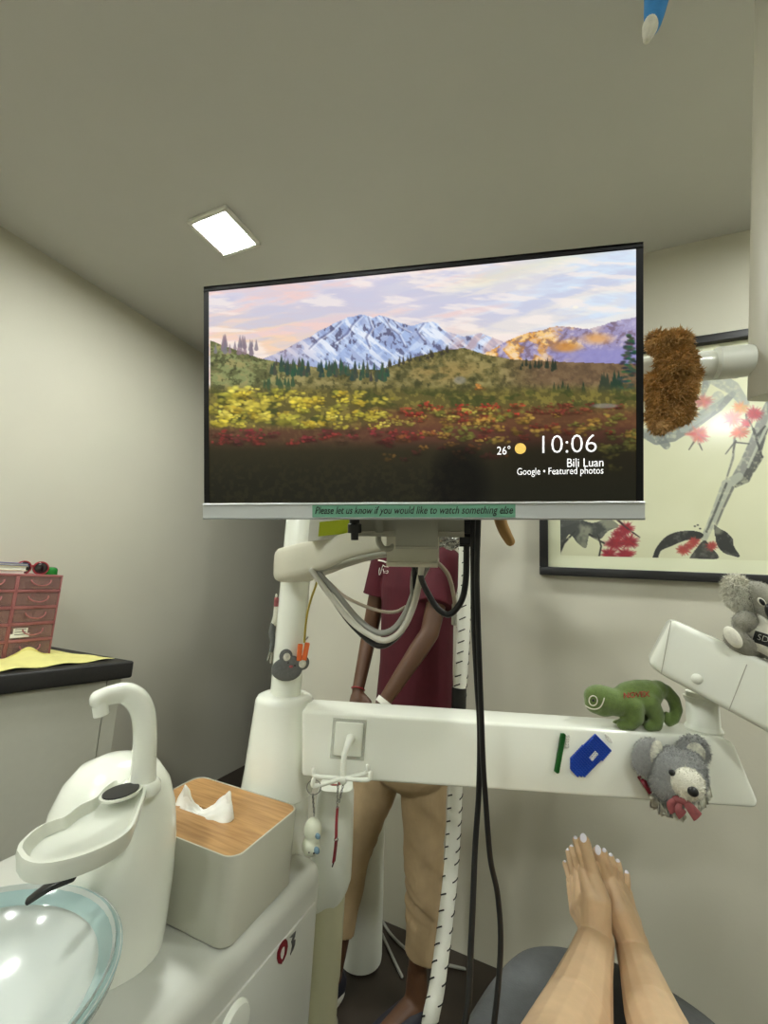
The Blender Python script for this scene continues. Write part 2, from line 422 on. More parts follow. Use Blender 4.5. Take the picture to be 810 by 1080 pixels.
# ------------------------------------------------------------------ monitor
TL, TR, BL, BR = V((-.454, .371, 1.674)), V((.070, .504, 1.690)), V((-.458, .422, 1.369)), V((.066, .554, 1.385))
mx = (TR - TL).normalized(); my = (TL - BL); my = (my - mx * my.dot(mx)).normalized(); mn = mx.cross(my)
MW, MH = (TR - TL).length, (TL - BL).length
def Mo(x, y, z=0): return BL + mx * x + my * y + mn * z
def scr(u, v): p = onplane(u, v, BL, mn) - BL; return p.dot(mx), p.dot(my)
MF = frame(mx, my, mn)
mon = thing('monitor', Mo(MW / 2, 0, -.02), 'wide flat monitor showing a snowy mountain above a flowering autumn meadow', 'monitor')
b = MB(); b.box(Mo(MW / 2, MH / 2, -.012), (MW, MH, .018), MF, bev=.003)
b.build('casing', 'bezel', mon)
b = MB(); b.box(Mo(MW / 2, MH * .48, -.035), (MW * .62, MH * .62, .03), MF, bev=.012); b.build('back_shell', 'black', mon)
SB = .0175   # silver chin height
b = MB(); b.box(Mo(MW / 2, SB / 2 - .001, .001), (MW, SB, .008), MF, bev=.002); b.build('chin', 'silver', mon)
bz = .0052
b = MB()
b.box(Mo(MW / 2, MH - bz / 2, -.0005), (MW, bz, .008), MF, bev=.0012); b.box(Mo(bz / 2, (MH + SB) / 2, -.0005), (bz, MH - SB, .008), MF, bev=.0012)
b.box(Mo(MW - bz / 2, (MH + SB) / 2, -.0005), (bz, MH - SB, .008), MF, bev=.0012)
b.build('bezel', 'bezel', mon)
def paint_screen(c):
    U, Vv = c.U, c.V
    g = lambda a: np.clip(a, 0, 1)
    ss = lambda a, lo, hi: (lambda t: t * t * (3 - 2 * t))(np.clip((a - lo) / (hi - lo), 0, 1))
    n2 = fbm(U / 16 + 7, Vv / 7, 2, 5); n3 = fbm(U / 4, Vv / 4, 3, 4)
    # sky: lilac above, peach over the left horizon, pale blue to the right, streaked cloud
    Ur = U * .97 + Vv * .26
    st1 = fbm(U / 70 + 3, (Vv + U * .16) / 11, 1, 6); st2 = fbm(U / 38, (Vv - U * .05) / 7, 12, 6); st3 = fbm(U / 90 + 9, (Vv + U * .22) / 16, 19, 5)
    c.put(np.ones_like(U), (222, 214, 226))
    c.put(ss(U, 400, 620) * .95, (216, 232, 248))
    c.put(ss(Vv, 312, 362) * ss(-U, -480, -330), (246, 212, 180)); c.put(ss(Vv, 320, 352) * g(1 - abs(U - 500) / 110) * .6, (244, 222, 200))
    c.put(ss(st1, .44, .62) * .9 * ss(-U, -660, -420), (240, 208, 204)); c.put(ss(-st1, -.5, -.34) * .6, (196, 196, 220))
    c.put(ss(st3, .5, .66) * .6 * ss(U, 380, 470), (246, 236, 222)); c.put(ss(st2, .52, .68) * .65, (252, 240, 232)); c.put(ss(-st2, -.46, -.34) * .35, (204, 206, 226))
    c.put(g(1 - abs(Vv + (U - 520) * .28 - 292) / 12) * ss(U, 440, 520) * .4, (236, 236, 190)); c.put(c.disc(607, 324, 4, 2, .5) * .8, (255, 248, 230))
    # snow mountain
    ridge = [(276, 379), (288, 374), (300, 369), (312, 362), (320, 358), (328, 355), (336, 349), (346, 345), (352, 341), (360, 338), (368, 334), (374, 333.5), (380, 331.5), (388, 333), (394, 335), (400, 332.5), (406, 334), (414, 337), (420, 340), (428, 342), (434, 344), (441, 342), (447, 340), (455, 339), (462, 341), (466, 347), (472, 350), (480, 352), (488, 355), (496, 354), (506, 351), (514, 354), (520, 356), (534, 362), (540, 400), (270, 400)]
    mk = c.poly(ridge); c.put(mk, (196, 212, 240))
    fl = abs(U - 398) * .55
    f1 = fbm((U + (Vv - 332) * .9) / 7, (Vv + fl * .4) / 16, 5, 5); f2 = fbm((U - (Vv - 332) * 1.1) / 7, (Vv - fl * .3) / 15, 8, 5); f3 = fbm(U / 3.2, Vv / 4.4, 6, 3)
    sh = ss(-f1, -.50, -.40); c.put(mk * sh * .5, (142, 166, 216)); c.put(mk * ss(-f2, -.46, -.37) * .36, (124, 132, 176)); c.put(mk * ss(f3, .56, .66) * ss(-f2, -.6, -.44) * .8, (86, 84, 112))
    c.put(mk * ss(f2, .54, .64) * .8, (240, 244, 252)); c.put(mk * ss(-U, -350, -300) * .45, (196, 168, 178)); c.put(mk * ss(U, 462, 486) * ss(-f1, -.62, -.45) * .6, (206, 168, 164)); c.put(mk * ss(Vv, 366, 380) * .25, (150, 166, 204))
    for pts in ([(381, 333), (372, 342), (366, 352), (352, 362)], [(388, 334), (392, 346), (386, 356), (390, 368)], [(404, 334), (412, 346), (420, 352), (426, 364)], [(447, 341), (440, 350), (446, 358)], [(360, 339), (348, 350), (336, 358), (326, 368)], [(414, 338), (420, 344), (432, 350)]):
        c.put(mk * c.line(pts, [.5, .9, 1.1, .5][:len(pts)], 1.2) * .6, (96, 98, 136)); c.put(mk * c.line([(x + 2.2, y + .6) for x, y in pts], [.6] * len(pts), 1.2) * .6, (246, 248, 255))
    # golden ridge on the right
    gr = [(506, 376), (514, 371), (524, 366), (534, 360), (541, 357), (548, 354), (560, 350), (568, 349), (574, 348), (580, 345), (588, 344), (604, 345), (616, 347), (622, 347), (628, 345), (636, 343), (644, 340), (650, 339), (656, 337), (664, 336), (676, 333), (680, 392), (500, 392)]
    mk = c.poly(gr); c.put(mk, (158, 148, 186)); r2 = fbm((U - Vv * .8) / 11, (Vv + U * .25) / 9, 7, 5); r3 = fbm((U + Vv) / 5, (Vv - U * .5) / 6, 27, 4)
    c.put(mk * ss(-U, -628, -560) * ss(r2, .36, .52), (222, 158, 78)); c.put(mk * ss(r2, .54, .66) * ss(-U, -650, -590), (246, 204, 136)); c.put(mk * ss(-r3, -.44, -.34) * .55, (112, 88, 96)); c.put(mk * ss(r3, .56, .66) * .4, (240, 226, 226))
    c.put(mk * ss(Vv, 362, 372) * ss(U, 560, 610) * .9, (146, 142, 196)); c.put(mk * c.disc(596, 366, 20, 7, .6) * .8, (206, 140, 62)); c.put(mk * c.disc(630, 357, 22, 8, .7) * .8, (226, 166, 98)); c.put(mk * ss(U, 646, 660) * ss(-Vv, -352, -342) * .6, (184, 178, 214))
    # hills
    hl = [(222, 359), (232, 363), (240, 366), (256, 371), (274, 378), (300, 383), (340, 388), (400, 390), (412, 386), (424, 382), (436, 377), (448, 374), (470, 369), (490, 367), (500, 370), (512, 374), (540, 379), (600, 382), (680, 384), (680, 540), (222, 540)]
    mk = c.poly(hl); c.put(mk, (112, 104, 62)); h1 = fbm((U + Vv) / 13, (Vv - U * .3) / 7, 31, 5)
    up = ss(-Vv, -418, -402)
    c.put(mk * ss(-U, -350, -250) * up, (134, 142, 92)); c.put(mk * ss(h1, .5, .64) * up * .7, (160, 148, 96)); c.put(mk * ss(-h1, -.47, -.36) * .6, (72, 72, 44)); c.put(mk * ss(-n3, -.42, -.32) * .6, (56, 58, 36)); c.put(mk * ss(n3, .58, .68) * .3, (176, 164, 110))
    c.put(mk * ss(U, 510, 580) * ss(-Vv, -418, -400) * .6, (118, 86, 72)); c.put(mk * c.disc(470, 392, 60, 16, .7) * ss(h1, .45, .6) * .5, (154, 126, 72))
    r = random.Random(3)
    def tree(x, y, h, col, a=.95):
        c.put(c.line([(x, y - h), (x, y)], [.15, h * .22], .7) * a, col)
    for k in range(20): tree(r.uniform(223, 272), 364 + r.uniform(0, 9), r.uniform(5, 13), (132 + r.uniform(-12, 10), 118, 130), .8)
    for k in range(110):
        x = r.uniform(286, 412); tree(x, 386 + (x - 288) * .05 + r.uniform(-3, 10), r.uniform(5, 12), (56 + r.uniform(-14, 18), 76 + r.uniform(-12, 12), 62))
    for k in range(26): x = r.uniform(404, 474); tree(x, 387 - (x - 404) * .25 + r.uniform(-1, 3), r.uniform(3, 8), (64, 60, 48))
    for k in range(16): tree(r.uniform(276, 310), 404 + r.uniform(0, 9), r.uniform(6, 12), (60, 84, 58))
    for k in range(16): tree(r.uniform(548, 586), 384 + r.uniform(0, 7), r.uniform(4, 9), (48, 56, 44))
    for k in range(12): tree(r.uniform(584, 616), 421 + r.uniform(-2, 4), r.uniform(10, 22), (42, 58, 42))
    for k in range(18): tree(r.uniform(630, 658), 423 + r.uniform(-4, 3), r.uniform(12, 32), (46 + r.uniform(-6, 10), 64, 50))
    for k in range(120):
        q = r.random(); y = 353 + q * 74; w_ = 2 + q * 16
        c.put(c.disc(664 + r.uniform(-w_, w_), y, 3 + 2 * q, 1.8, .6) * .85, (48 + r.uniform(-16, 34), 68 + r.uniform(-18, 28), 60 + r.uniform(-10, 14)))
    # meadow
    md = ss(Vv, 404, 418)
    c.put(md * .9, (96, 88, 46)); c.put(md * ss(n3, .5, .62) * .7, (140, 128, 62)); c.put(md * ss(-n2, -.46, -.34) * .7, (58, 66, 34))
    c.put(md * ss(Vv, 424, 440) * ss(U, 340, 430) * .75, (106, 62, 46)); c.put(md * ss(Vv, 446, 456) * .7, (92, 54, 46)); c.put(md * ss(Vv, 460, 478) * .9, (50, 46, 28))
    pal_y = [(214, 194, 66), (196, 180, 70), (232, 214, 92), (168, 162, 62), (184, 158, 52)]
    def bush(x, y, s, col, k=10):
        c.put(c.disc(x, y + s * .25, s * 1.0, s * .36, .7) * .55, [v * .45 for v in col])
        for q in range(k):
            b_ = r.uniform(-1, 1); l_ = r.uniform(.72, 1.2) * (1.0 - .22 * max(0, b_))
            c.put(c.disc(x + r.gauss(0, s * .5), y + b_ * s * .34, s * r.uniform(.2, .38), s * r.uniform(.11, .22), .6) * r.uniform(.55, .95), [min(255, v * l_) for v in col])
    L_ = []
    L_ += [(r.uniform(222, 330), r.uniform(412, 450), r.uniform(7, 15), r.choice(pal_y), 16) for k in range(44)] + [(r.uniform(320, 410), r.uniform(414, 450), r.uniform(6, 12), r.choice(pal_y), 12) for k in range(30)]
    L_ += [(r.uniform(400, 520), r.uniform(430, 448), r.uniform(5, 9), r.choice([(166, 136, 60), (150, 70, 48), (128, 102, 52), (176, 160, 72)]), 9) for k in range(34)]
    L_ += [(r.uniform(224, 440), r.uniform(452, 467), r.uniform(6, 11), r.choice([(136, 50, 54), (110, 46, 48), (156, 58, 52), (96, 66, 48)]), 9) for k in range(34)]
    L_ += [(r.uniform(430, 560), r.uniform(427, 438), r.uniform(5, 9), r.choice([(186, 52, 46), (164, 64, 46)]), 7) for k in range(20)]
    L_ += [(r.uniform(450, 676), r.uniform(436, 464), r.uniform(6, 12), r.choice([(166, 130, 58), (186, 150, 68), (130, 54, 42), (148, 116, 50), (122, 120, 54)]), 10) for k in range(50)]
    L_ += [(r.uniform(560, 670), r.uniform(424, 436), r.uniform(5, 9), r.choice([(118, 54, 44), (136, 70, 50)]), 7) for k in range(20)]
    L_ += [(r.uniform(390, 540), r.uniform(456, 490), r.uniform(6, 10), r.choice([(134, 76, 42), (152, 106, 48), (92, 40, 36)]), 9) for k in range(24)]
    L_ += [(r.uniform(628, 675), r.uniform(440, 494), r.uniform(7, 11), r.choice([(110, 112, 52), (136, 128, 58)]), 9) for k in range(20)]
    L_ += [(507, 408, 8, (206, 136, 66), 8)]
    for a in sorted(L_, key=lambda t: t[1]): bush(*a)
    c.put(c.disc(485, 401, 8, 5, .4) * .6, (136, 136, 130)); c.put(c.disc(638, 428, 17, 3, .4) * .6, (146, 144, 140))
    # the picture's own dark lower part behind the clock, plus a painted reflected silhouette
    c.put(ss(Vv, 446, 524) * .93, (26, 26, 18)); c.put(c.disc(484, 512, 38, 50, .5) * .85, (8, 7, 6)); c.put(ss(Vv, 470, 500) * ss(n3, .46, .62) * .35 * ss(-U, -520, -430), (52, 48, 28))
    c.put(ss(Vv, 436, 470) * ss(U, 500, 560) * ss(-Vv, -520, -480) * .25, (12, 10, 8))
screen = picture('screen', lambda s, t: Mo(bz + (MW - 2 * bz) * s, MH - bz - (MH - bz - SB) * t, .0026), 520, 300, paint_screen, 'screen', mon)
def stext(name, s, u0, v0, u1, v1, mt, par, z, shear=0, bold=0):
    x0, y1 = scr(u0, v0); x1, _ = scr(u1, v0); _, y0 = scr(u0, v1)
    text(name, s, mt, par, Mo(x0, y0, z), mx, my, x1 - x0, y1 - y0, shear, .0002, bold)
stext('clock_text', '10:06', 571.5, 460, 628.5, 478.5, 'uitext', screen, .0029, bold=-.012)
stext('temperature_text', '26°', 524, 471, 538, 480, 'uitext', screen, .0029)
stext('credit_text', 'Bili Luan', 597.5, 484, 635.5, 493, 'uitext', screen, .0029)
stext('source_text', 'Google • Featured photos', 545, 494, 635.5, 503.5, 'uitext', screen, .0029)
x, y = scr(548.5, 473.5); MB().lathe([(.0064, 0), (.0064, .0003)], Mo(x, y, .0028), MF, 24).build('sun_icon', 'sun', screen)
x0, _ = scr(331, 540); x1, _ = scr(543, 540)
lt = MB().box(Mo((x0 + x1) / 2, SB / 2 - .001, .0054), (x1 - x0, SB * .9, .0008), MF).build('label_tape', 'tape', mon, smooth=False)
stext('lettering', 'Please let us know if you would like to watch something else', 334, 534.3, 540.5, 544.3, 'ink', lt, .0059, shear=.28, bold=.008)

# ------------------------------------------------------------------ picture on the back wall
PY = YB - .03
def wp(u, v, y=PY): return Yp(u, v, y)
pl = wp(569, 560).x; pb = wp(650, 609.5).z; pt = (wp(723, 358).z + wp(785, 346).z) / 2; pr = pl + 1.18
fr = .03; mt_ = .05
pic = thing('framed_painting', ((pl + pr) / 2, YB - .015, pb), 'black framed ink painting of red blossoms on the back wall', 'painting')
b = MB()
b.box(((pl + pr) / 2, YB - .0175, pb + fr / 2), (pr - pl, .034, fr), bev=.003); b.box(((pl + pr) / 2, YB - .0175, pt - fr / 2), (pr - pl, .034, fr), bev=.003)
b.box((pl + fr / 2, YB - .0175, (pb + pt) / 2), (fr, .034, pt - pb - 2 * fr), bev=.003); b.box((pr - fr / 2, YB - .0175, (pb + pt) / 2), (fr, .034, pt - pb - 2 * fr), bev=.003)
b.build('frame', 'frameblack', pic)
MB().box(((pl + pr) / 2, YB - .008, (pb + pt) / 2), (pr - pl - fr, .012, pt - pb - fr)).build('mat_board', 'matboard', pic, smooth=False)
def paint_ink(c):
    U, Vv = c.U, c.V; g = lambda a: np.clip(a, 0, 1)
    n = fbm(U / 14, Vv / 14, 21, 5); n2 = fbm(U / 4, Vv / 4, 22, 4); nb = fbm(U / 50, Vv / 50, 23, 3)
    c.put(np.ones_like(U), (220, 221, 188)); c.put(g((nb - .45) * 3) * .3, (206, 208, 170))
    q = lambda x, y: (560 + x / 3.24, 360 + y / 3.24)
    def st(pts, rs, col, a=1, rough=1.0, s=.8):
        m = c.line([q(*p) for p in pts], [r_ / 3.24 for r_ in rs], s); c.put(m * a * (1 - rough * g((n2 - .5) * 4) * .55), col)
    # washed grey branches along the top
    st([(350, 300), (430, 330), (480, 310), (560, 275), (640, 225), (690, 180)], [10, 24, 34, 22, 16, 10], (128, 134, 130), .9)
    st([(440, 330), (462, 355)], [16, 14], (118, 124, 122), .8)
    st([(590, 60), (600, 140), (585, 190)], [12, 14, 6], (128, 134, 134), .8); st([(620, 120), (690, 160), (730, 210)], [26, 24, 16], (150, 156, 152), .7); st([(640, 190), (600, 240), (520, 300)], [20, 18, 12], (170, 176, 168), .7)
    # the trunk bending down to the foot
    st([(840, 190), (800, 270), (768, 340), (735, 410), (700, 470)], [26, 26, 20, 18, 16], (134, 136, 130), .95); st([(800, 300), (770, 400), (735, 470), (700, 495)], [10, 12, 14, 5], (66, 68, 66), .9)
    st([(830, 240), (778, 350), (742, 430)], [6, 5, 4], (196, 200, 180), .8, 0)
    st([(712, 462), (668, 490), (640, 560), (612, 630), (592, 672)], [14, 18, 15, 13, 12], (172, 176, 160), .95); st([(668, 486), (630, 580), (600, 650)], [4, 4, 4], (84, 86, 82), .9); st([(690, 500), (655, 575), (628, 640)], [5, 4, 4], (96, 98, 94), .85)
    st([(668, 470), (690, 400), (696, 330)], [3, 4, 4], (110, 112, 106), .8); st([(696, 345), (665, 385)], [3, 2], (70, 70, 66), .8); st([(700, 345), (745, 350)], [3, 2], (60, 62, 60), .8)
    for p in (((760, 300), (790, 395)), ((790, 395), (762, 445)), ((740, 290), (735, 250)), ((775, 320), (800, 290))): st(p, [5, 3], (52, 54, 52), .85)
    def flower(x, y, rr, col, seed, a=.9):
        r = random.Random(seed); px, py = q(x, y); R_ = rr / 3.24
        c.put(c.disc(px, py, R_ * .8, R_ * .62, .5) * a, col)
        for k in range(40):
            an = r.uniform(0, 2 * PI); l = R_ * r.uniform(.75, 1.12)
            c.put(c.line([(px, py), (px + l * math.cos(an), py + l * .75 * math.sin(an))], [R_ * .13, .35], .9) * a * r.uniform(.3, .8), [v * r.uniform(.85, 1.12) for v in col])
    flower(572, 318, 42, (206, 110, 104), 1); flower(590, 205, 38, (204, 124, 116), 2, .7); flower(690, 265, 40, (214, 120, 116), 3, .8); flower(712, 310, 36, (206, 104, 84), 4)
    flower(762, 246, 34, (172, 40, 58), 5); flower(716, 228, 32, (218, 150, 96), 6, .8); flower(735, 280, 22, (196, 76, 84), 7)
    for a, b_ in (((556, 345), (540, 370)), ((575, 350), (585, 372)), ((745, 270), (760, 300)), ((700, 340), (690, 380))): st([a, b_], [3, 2], (70, 66, 60), .8)
    st([(830, 230), (900, 140), (990, 60), (1080, 20)], [26, 24, 18, 10], (126, 130, 124), .9); st([(900, 150), (960, 230), (1040, 300)], [14, 12, 8], (110, 114, 108), .85); st([(1080, 30), (1180, 60), (1260, 30)], [12, 9, 6], (120, 124, 118), .85)
    for x, y, rr, cc_ in ((960, 240, 38, (196, 84, 84)), (1010, 285, 36, (206, 110, 100)), (1050, 320, 34, (170, 44, 60)), (1120, 60, 38, (204, 104, 100)), (1190, 90, 34, (176, 50, 62)), (900, 130, 30, (214, 140, 110))): flower(x, y, rr, cc_, int(x), .9)
    # leaves and berries at the foot
    def leaf(pts, col=(44, 46, 44)):
        w_ = spline([V((p[0], p[1], 0)) for p in list(pts) + [pts[0]]], 5)[:-1]; m = c.poly([q(p.x, p.y) for p in w_]); c.put(m * (1 - .45 * g((n - .5) * 5)), col); c.put(m * g((n2 - .56) * 5) * .5, (120, 122, 116))
    leaf([(414, 742), (428, 706), (460, 668), (505, 650), (560, 648), (590, 660), (575, 676), (530, 680), (480, 700), (445, 716), (432, 744)])
    leaf([(624, 624), (645, 640), (668, 652), (690, 676), (694, 700), (714, 736), (684, 732), (655, 720), (634, 690)]); leaf([(540, 742), (566, 706), (592, 680), (612, 700), (640, 742)], (58, 58, 54))
    for x, y, rr in ((522, 712, 26), (556, 684, 24), (618, 700, 22), (540, 700, 18)): flower(x, y, rr, (170, 66, 62), int(x))
    for p in ((570, 628), (578, 640), (560, 632)): px, py = q(*p); c.put(c.disc(px, py, 1.6, 1.1, .5), (40, 42, 40))
    for x, y, rr in ((322, 640, 34), (286, 690, 38), (335, 685, 36), (266, 728, 32), (322, 728, 36), (300, 660, 26)): flower(x, y, rr, (150, 30, 48), int(x * 3 + y), .95)
    leaf([(96, 612), (150, 604), (210, 620), (262, 606), (300, 630), (262, 650), (236, 676), (200, 664), (188, 706), (160, 690), (130, 660), (100, 720), (88, 700)], (62, 66, 62)); leaf([(60, 560), (130, 590), (200, 600), (150, 620), (70, 640)], (70, 74, 70))
    st([(200, 660), (250, 690)], [4, 3], (40, 40, 38)); st([(232, 740), (240, 700), (228, 660)], [3, 3, 2], (44, 44, 42)); st([(90, 740), (112, 690), (150, 650)], [5, 4, 3], (50, 52, 50)); st([(296, 610), (330, 640), (372, 670)], [4, 3, 2], (60, 40, 40))
def ppaint(s, t): return V((pl + fr + mt_ * .85 + (pr - pl - 2 * fr - 1.7 * mt_) * s, YB - .0205 + .006, pt - fr - mt_ * .5 - (pt - pb - 2 * fr - mt_ * 1.4) * t))
picture('painted_sheet', ppaint, 520, 400, paint_ink, 'ink_painting', pic)

# ------------------------------------------------------------------ dental unit: cabinet, column, pole
UX = -.455; UZ = .76
du = thing('dental_unit', (-.7, .6, .0), 'white dental unit cabinet with red emblem and a tall white pole', 'dental unit')
b = MB(); b.box((-.715, .575, .40), (.52, .47, .72), bev=.03, seg=5); b.build('cabinet_body', 'unit', du)
b = MB(); b.box((-.715, .58, .02), (.44, .40, .04), bev=.01); b.build('plinth', 'dgrey', du)
b = MB(); b.box((UX + .0005, .572, .37), (.006, .42, .66), bev=.0028, seg=2); b.build('side_panel', 'unit', du)
kn = Xp(243, 1079, UX); b = MB(); b.lathe([(.030, 0), (.030, .006), (.027, .010), (.018, .011)], kn + V((.002, 0, -.004)), zframe(V((1, 0, 0))), 28); b.build('round_button', 'white', du)
# emblem: a broken red ring and a grey numeral on the side panel
def sidept(u, v, x=UX + .0042): return Xp(u, v, x)
ring_out = [(297, 1017), (293.5, 1016), (292, 1011), (292.5, 1004), (295, 997), (298, 992), (301, 990), (303, 992), (303.5, 998), (302, 1006), (299.5, 1012), (298.2, 1014.5)]
ring_in = [(297.8, 1011.5), (297.2, 1011.6), (295.8, 1010), (295.6, 1006), (296.6, 1002), (298.2, 999), (299.8, 998), (300.6, 999.5), (300.5, 1003), (299.8, 1007), (298.6, 1010.2), (298.3, 1010.8)]
b = MB()
for i in range(len(ring_out) - 1):
    b.prism([sidept(*ring_out[i]), sidept(*ring_out[i + 1]), sidept(*ring_in[i + 1]), sidept(*ring_in[i])], V((.0006, 0, 0)))
b.build('red_emblem', 'dred', du, smooth=False)
b = MB()
g3 = [(305, 989), (308, 986), (312, 981), (311, 987), (309.5, 989), (311.5, 990), (311, 996), (309, 1002), (306, 1007.5), (307, 1003), (308.5, 998), (309, 993.5), (307.4, 993), (309, 989.3), (309.6, 986.8), (307.5, 988.6)]
for tri in (((305, 989), (312, 981.5), (311, 987), (307.5, 988.6)), ((309.5, 986.5), (311.2, 987), (308.9, 993.4), (307.2, 993)), ((307.2, 993), (311.5, 990.5), (311, 996), (309, 1002)), ((308.2, 997), (311, 996), (309, 1002), (306, 1007.5))):
    b.prism([sidept(*p) for p in tri], V((.0006, 0, 0)))
b.build('grey_numeral', 'egrey', du, smooth=False)
# column under the cone, cone, pole
PX, PYY = -.580, .806
cz0 = at(285, 818, .955).z; cz1 = at(298, 730, .935).z
b = MB(); b.lathe([(.070, .02), (.070, UZ + .0), (.069, UZ + .04), (.068, cz0 - .002)], (PX, PYY, 0), None, 40); b.build('column', 'white', du)
b = MB(); b.lathe([(.068, cz0), (.0735, cz0 + .002), (.0735, cz0 + .006), (.0705, cz0 + .04), (.0615, cz1 - .012), (.058, cz1 - .004), (.050, cz1), (.034, cz1 + .001)], (PX, PYY, 0), None, 40); b.build('cone_cover', 'white', du)
ptop = 1.80
b = MB(); b.lathe([(.0325, cz1 - .01), (.0325, ptop - .006), (.028, ptop), (.012, ptop + .001)], (PX, PYY, 0), None, 32); b.build('pole', 'white', du)

# ------------------------------------------------------------------ long white swing arm across the room
bo = at(318, 742, .85); be = V((.9075, .42, -.018)).normalized(); bn = V((.42, -.9075, 0)).normalized(); BFR = frame(be, UP, be.cross(UP))
def bp(u, v, n=0): return onplane(u, v, bo + bn * n, bn)
sw = thing('swing_arm', (PX, PYY, .9), 'long white horizontal arm carrying a square hook and plush toys', 'equipment arm')
pts = [bp(318, 742), bp(770, 776), bp(784, 784), bp(801, 845), bp(797, 853), bp(318, 820)]
# keep it level: top and bottom edges straight
poly = [bp(318, 819.5), bp(318, 749), bp(764, 778), bp(776, 786), bp(801, 846), bp(798, 853)]
z0 = poly[0].z; z1 = bp(742, 777).z
b = MB(); b.prism(poly, -bn * .085, bev=.011, seg=4); b.build('beam', 'white', sw)
# hub against the cone
# pivot post at the far end
pv = bp(742, 768, -.04); b = MB(); b.lathe([(.032, z1 - .004), (.034, z1 + .004), (.031, z1 + .01), (.0295, z1 + .012), (.0285, z1 + .075)], (pv.x, pv.y, 0), None, 28); b.build('pivot_post', 'white2', sw)
# ------------------------------------------------------------------ upper instrument arm
a0, a1 = at(708, 653, .865), at(810, 712, .78)
adir = (a1 - a0).normalized(); an = adir.cross(UP).normalized()
if an.dot(EYE - a0) < 0: an = -an
def ap(u, v, n=0): return onplane(u, v, a0 + an * n, an)
ia = thing('instrument_arm', (pv.x, pv.y, z1 + .03), 'white spring arm pointing at the viewer under the koala', 'equipment arm')
outl = [(708, 653), (880, 728), (880, 811), (699, 713), (683, 701)]
b = MB(); b.prism([ap(*p) for p in outl], -an * .085, bev=.012, seg=4); b.build('arm_body', 'white', ia)
for (u0, v0), (u1, v1) in (((708, 654), (697, 712)), ((788, 700), (768, 751))):
    p, q_ = ap(u0, v0, .0004), ap(u1, v1, .0004); b = MB(); b.box((p + q_) / 2, (.0014, (q_ - p).length * .97, .0012), frame(an.cross((q_ - p).normalized()), (q_ - p).normalized(), an)); b.build('seam', 'greyplastic', ia, smooth=False)
b = MB(); b.lathe([(.0095, 0), (.0095, .003), (.006, .006), (.001, .007)], ap(735, 716), zframe(an), 20); b.build('screw_cap', 'white2', ia)
pc = ap(740, 735, -.045); b = MB(); b.lathe([(.030, z1 + .055), (.033, z1 + .062), (.033, pc.z - .01)], (pv.x, pv.y, 0), None, 28); b.build('swivel', 'white2', ia)
# ------------------------------------------------------------------ lamp arm: tube from the pole, hanging arm
la = thing('lamp_arm', (PX, PYY, 1.72), 'white round tube and broad upright arm right of the monitor', 'lamp arm')
t0, t1 = V((PX, PYY, at(330, 383, .86).z)), at(779, 383, .80)
b = MB(); b.tube([t0, t1], .0275, 28); b.build('tube', 'white', la)
tm = at(755, 383, .794); tdir = (t1 - t0).normalized(); b = MB(); b.sweep([tm, tm + tdir * .052], .0286, .0286, 28); b.build('sleeve', 'white2', la)
b = MB(); b.lathe([(.036, t0.z - .045), (.038, t0.z - .04), (.038, t0.z + .04), (.034, t0.z + .046)], (PX, PYY, 0), None, 32); b.build('collar', 'white2', la)
va0, va1 = at(820, 418, .755), at(829, -60, .755)
va1 = va0 + (va1 - va0) * ((CH - .02 - va0.z) / (va1.z - va0.z))
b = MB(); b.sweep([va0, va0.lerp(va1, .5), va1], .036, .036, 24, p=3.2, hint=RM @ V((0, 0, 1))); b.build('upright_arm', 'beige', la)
b = MB(); b.box(va0 + V((.01, -.02, .006)), (.05, .03, .03), None, bev=.006); b.build('joint_block', 'greyplastic', la)
b = MB(); b.lathe([(.07, CH - .03), (.07, CH - .004), (.05, CH - .001)], (va1.x, va1.y, 0), None, 28); b.build('ceiling_plate', 'offwhite', la)

# ------------------------------------------------------------------ curved arm holding the monitor
ma = thing('support_bracket', (PX, PYY, 1.3), 'curved ivory bracket arm from the pole to the monitor back', 'support arm')
zc0, zc1 = at(310, 613, .90).z, at(310, 577, .90).z
b = MB(); b.lathe([(.0327, zc0), (.0405, zc0 + .003), (.041, zc1 - .004), (.036, zc1)], (PX, PYY, 0), None, 28, sx=1, sy=1); b.build('collar', 'offwhite', ma)
cp = [at(304, 596, .90), at(322, 592, .85), at(345, 585.5, .80), at(370, 578, .77), at(395, 572.5, .74), at(418, 569, .715), at(446, 567, .69)]
b = MB(); b.sweep(spline(cp, 6), [.03, .029, .026, .024, .022, .022, .02], [.036, .035, .032, .026, .0215, .019, .018], 20, p=4.5, rounded=True); b.build('curved_arm', 'offwhite', ma)
cr = [p + V((0, -.0, -.018)) for p in cp]
b = MB(); b.sweep(spline([at(338, 603, .80), at(360, 596, .775), at(385, 588.5, .745), at(415, 583, .715)], 6), .018, .004, 12, p=4); b.build('underside_channel', 'greyplastic', ma)
p = at(436, 574, .67); b = MB(); b.box(p, (.062, .05, .044), MF, bev=.008); b.build('swivel_block', 'offwhite', ma)
p = at(434, 549, .645); b = MB(); b.box(p, (.140, .03, .05), MF, bev=.008); b.build('bracket', 'greyplastic', ma)
for u in (403, 468): p = at(u, 549, .645); b = MB(); b.box(p, (.008, .034, .054), MF, bev=.002); b.build('bracket_rib', 'greyplastic', ma)
q0 = Mo(*scr(434, 505), -.058); b = MB(); b.box(q0, (.11, .09, .014), MF, bev=.004); b.box(Mo(*scr(434, 525), -.068), (.05, .13, .014), MF, bev=.004); b.build('mounting_plate', 'greyplastic', ma)
b = MB(); lp = [at(400, 560, .66), at(399, 570, .655), at(404, 578, .652), at(412, 578, .655), at(416, 570, .66)]; b.tube(spline(lp, 6), .0045, 10, True); b.build('lever', 'greyplastic', ma)

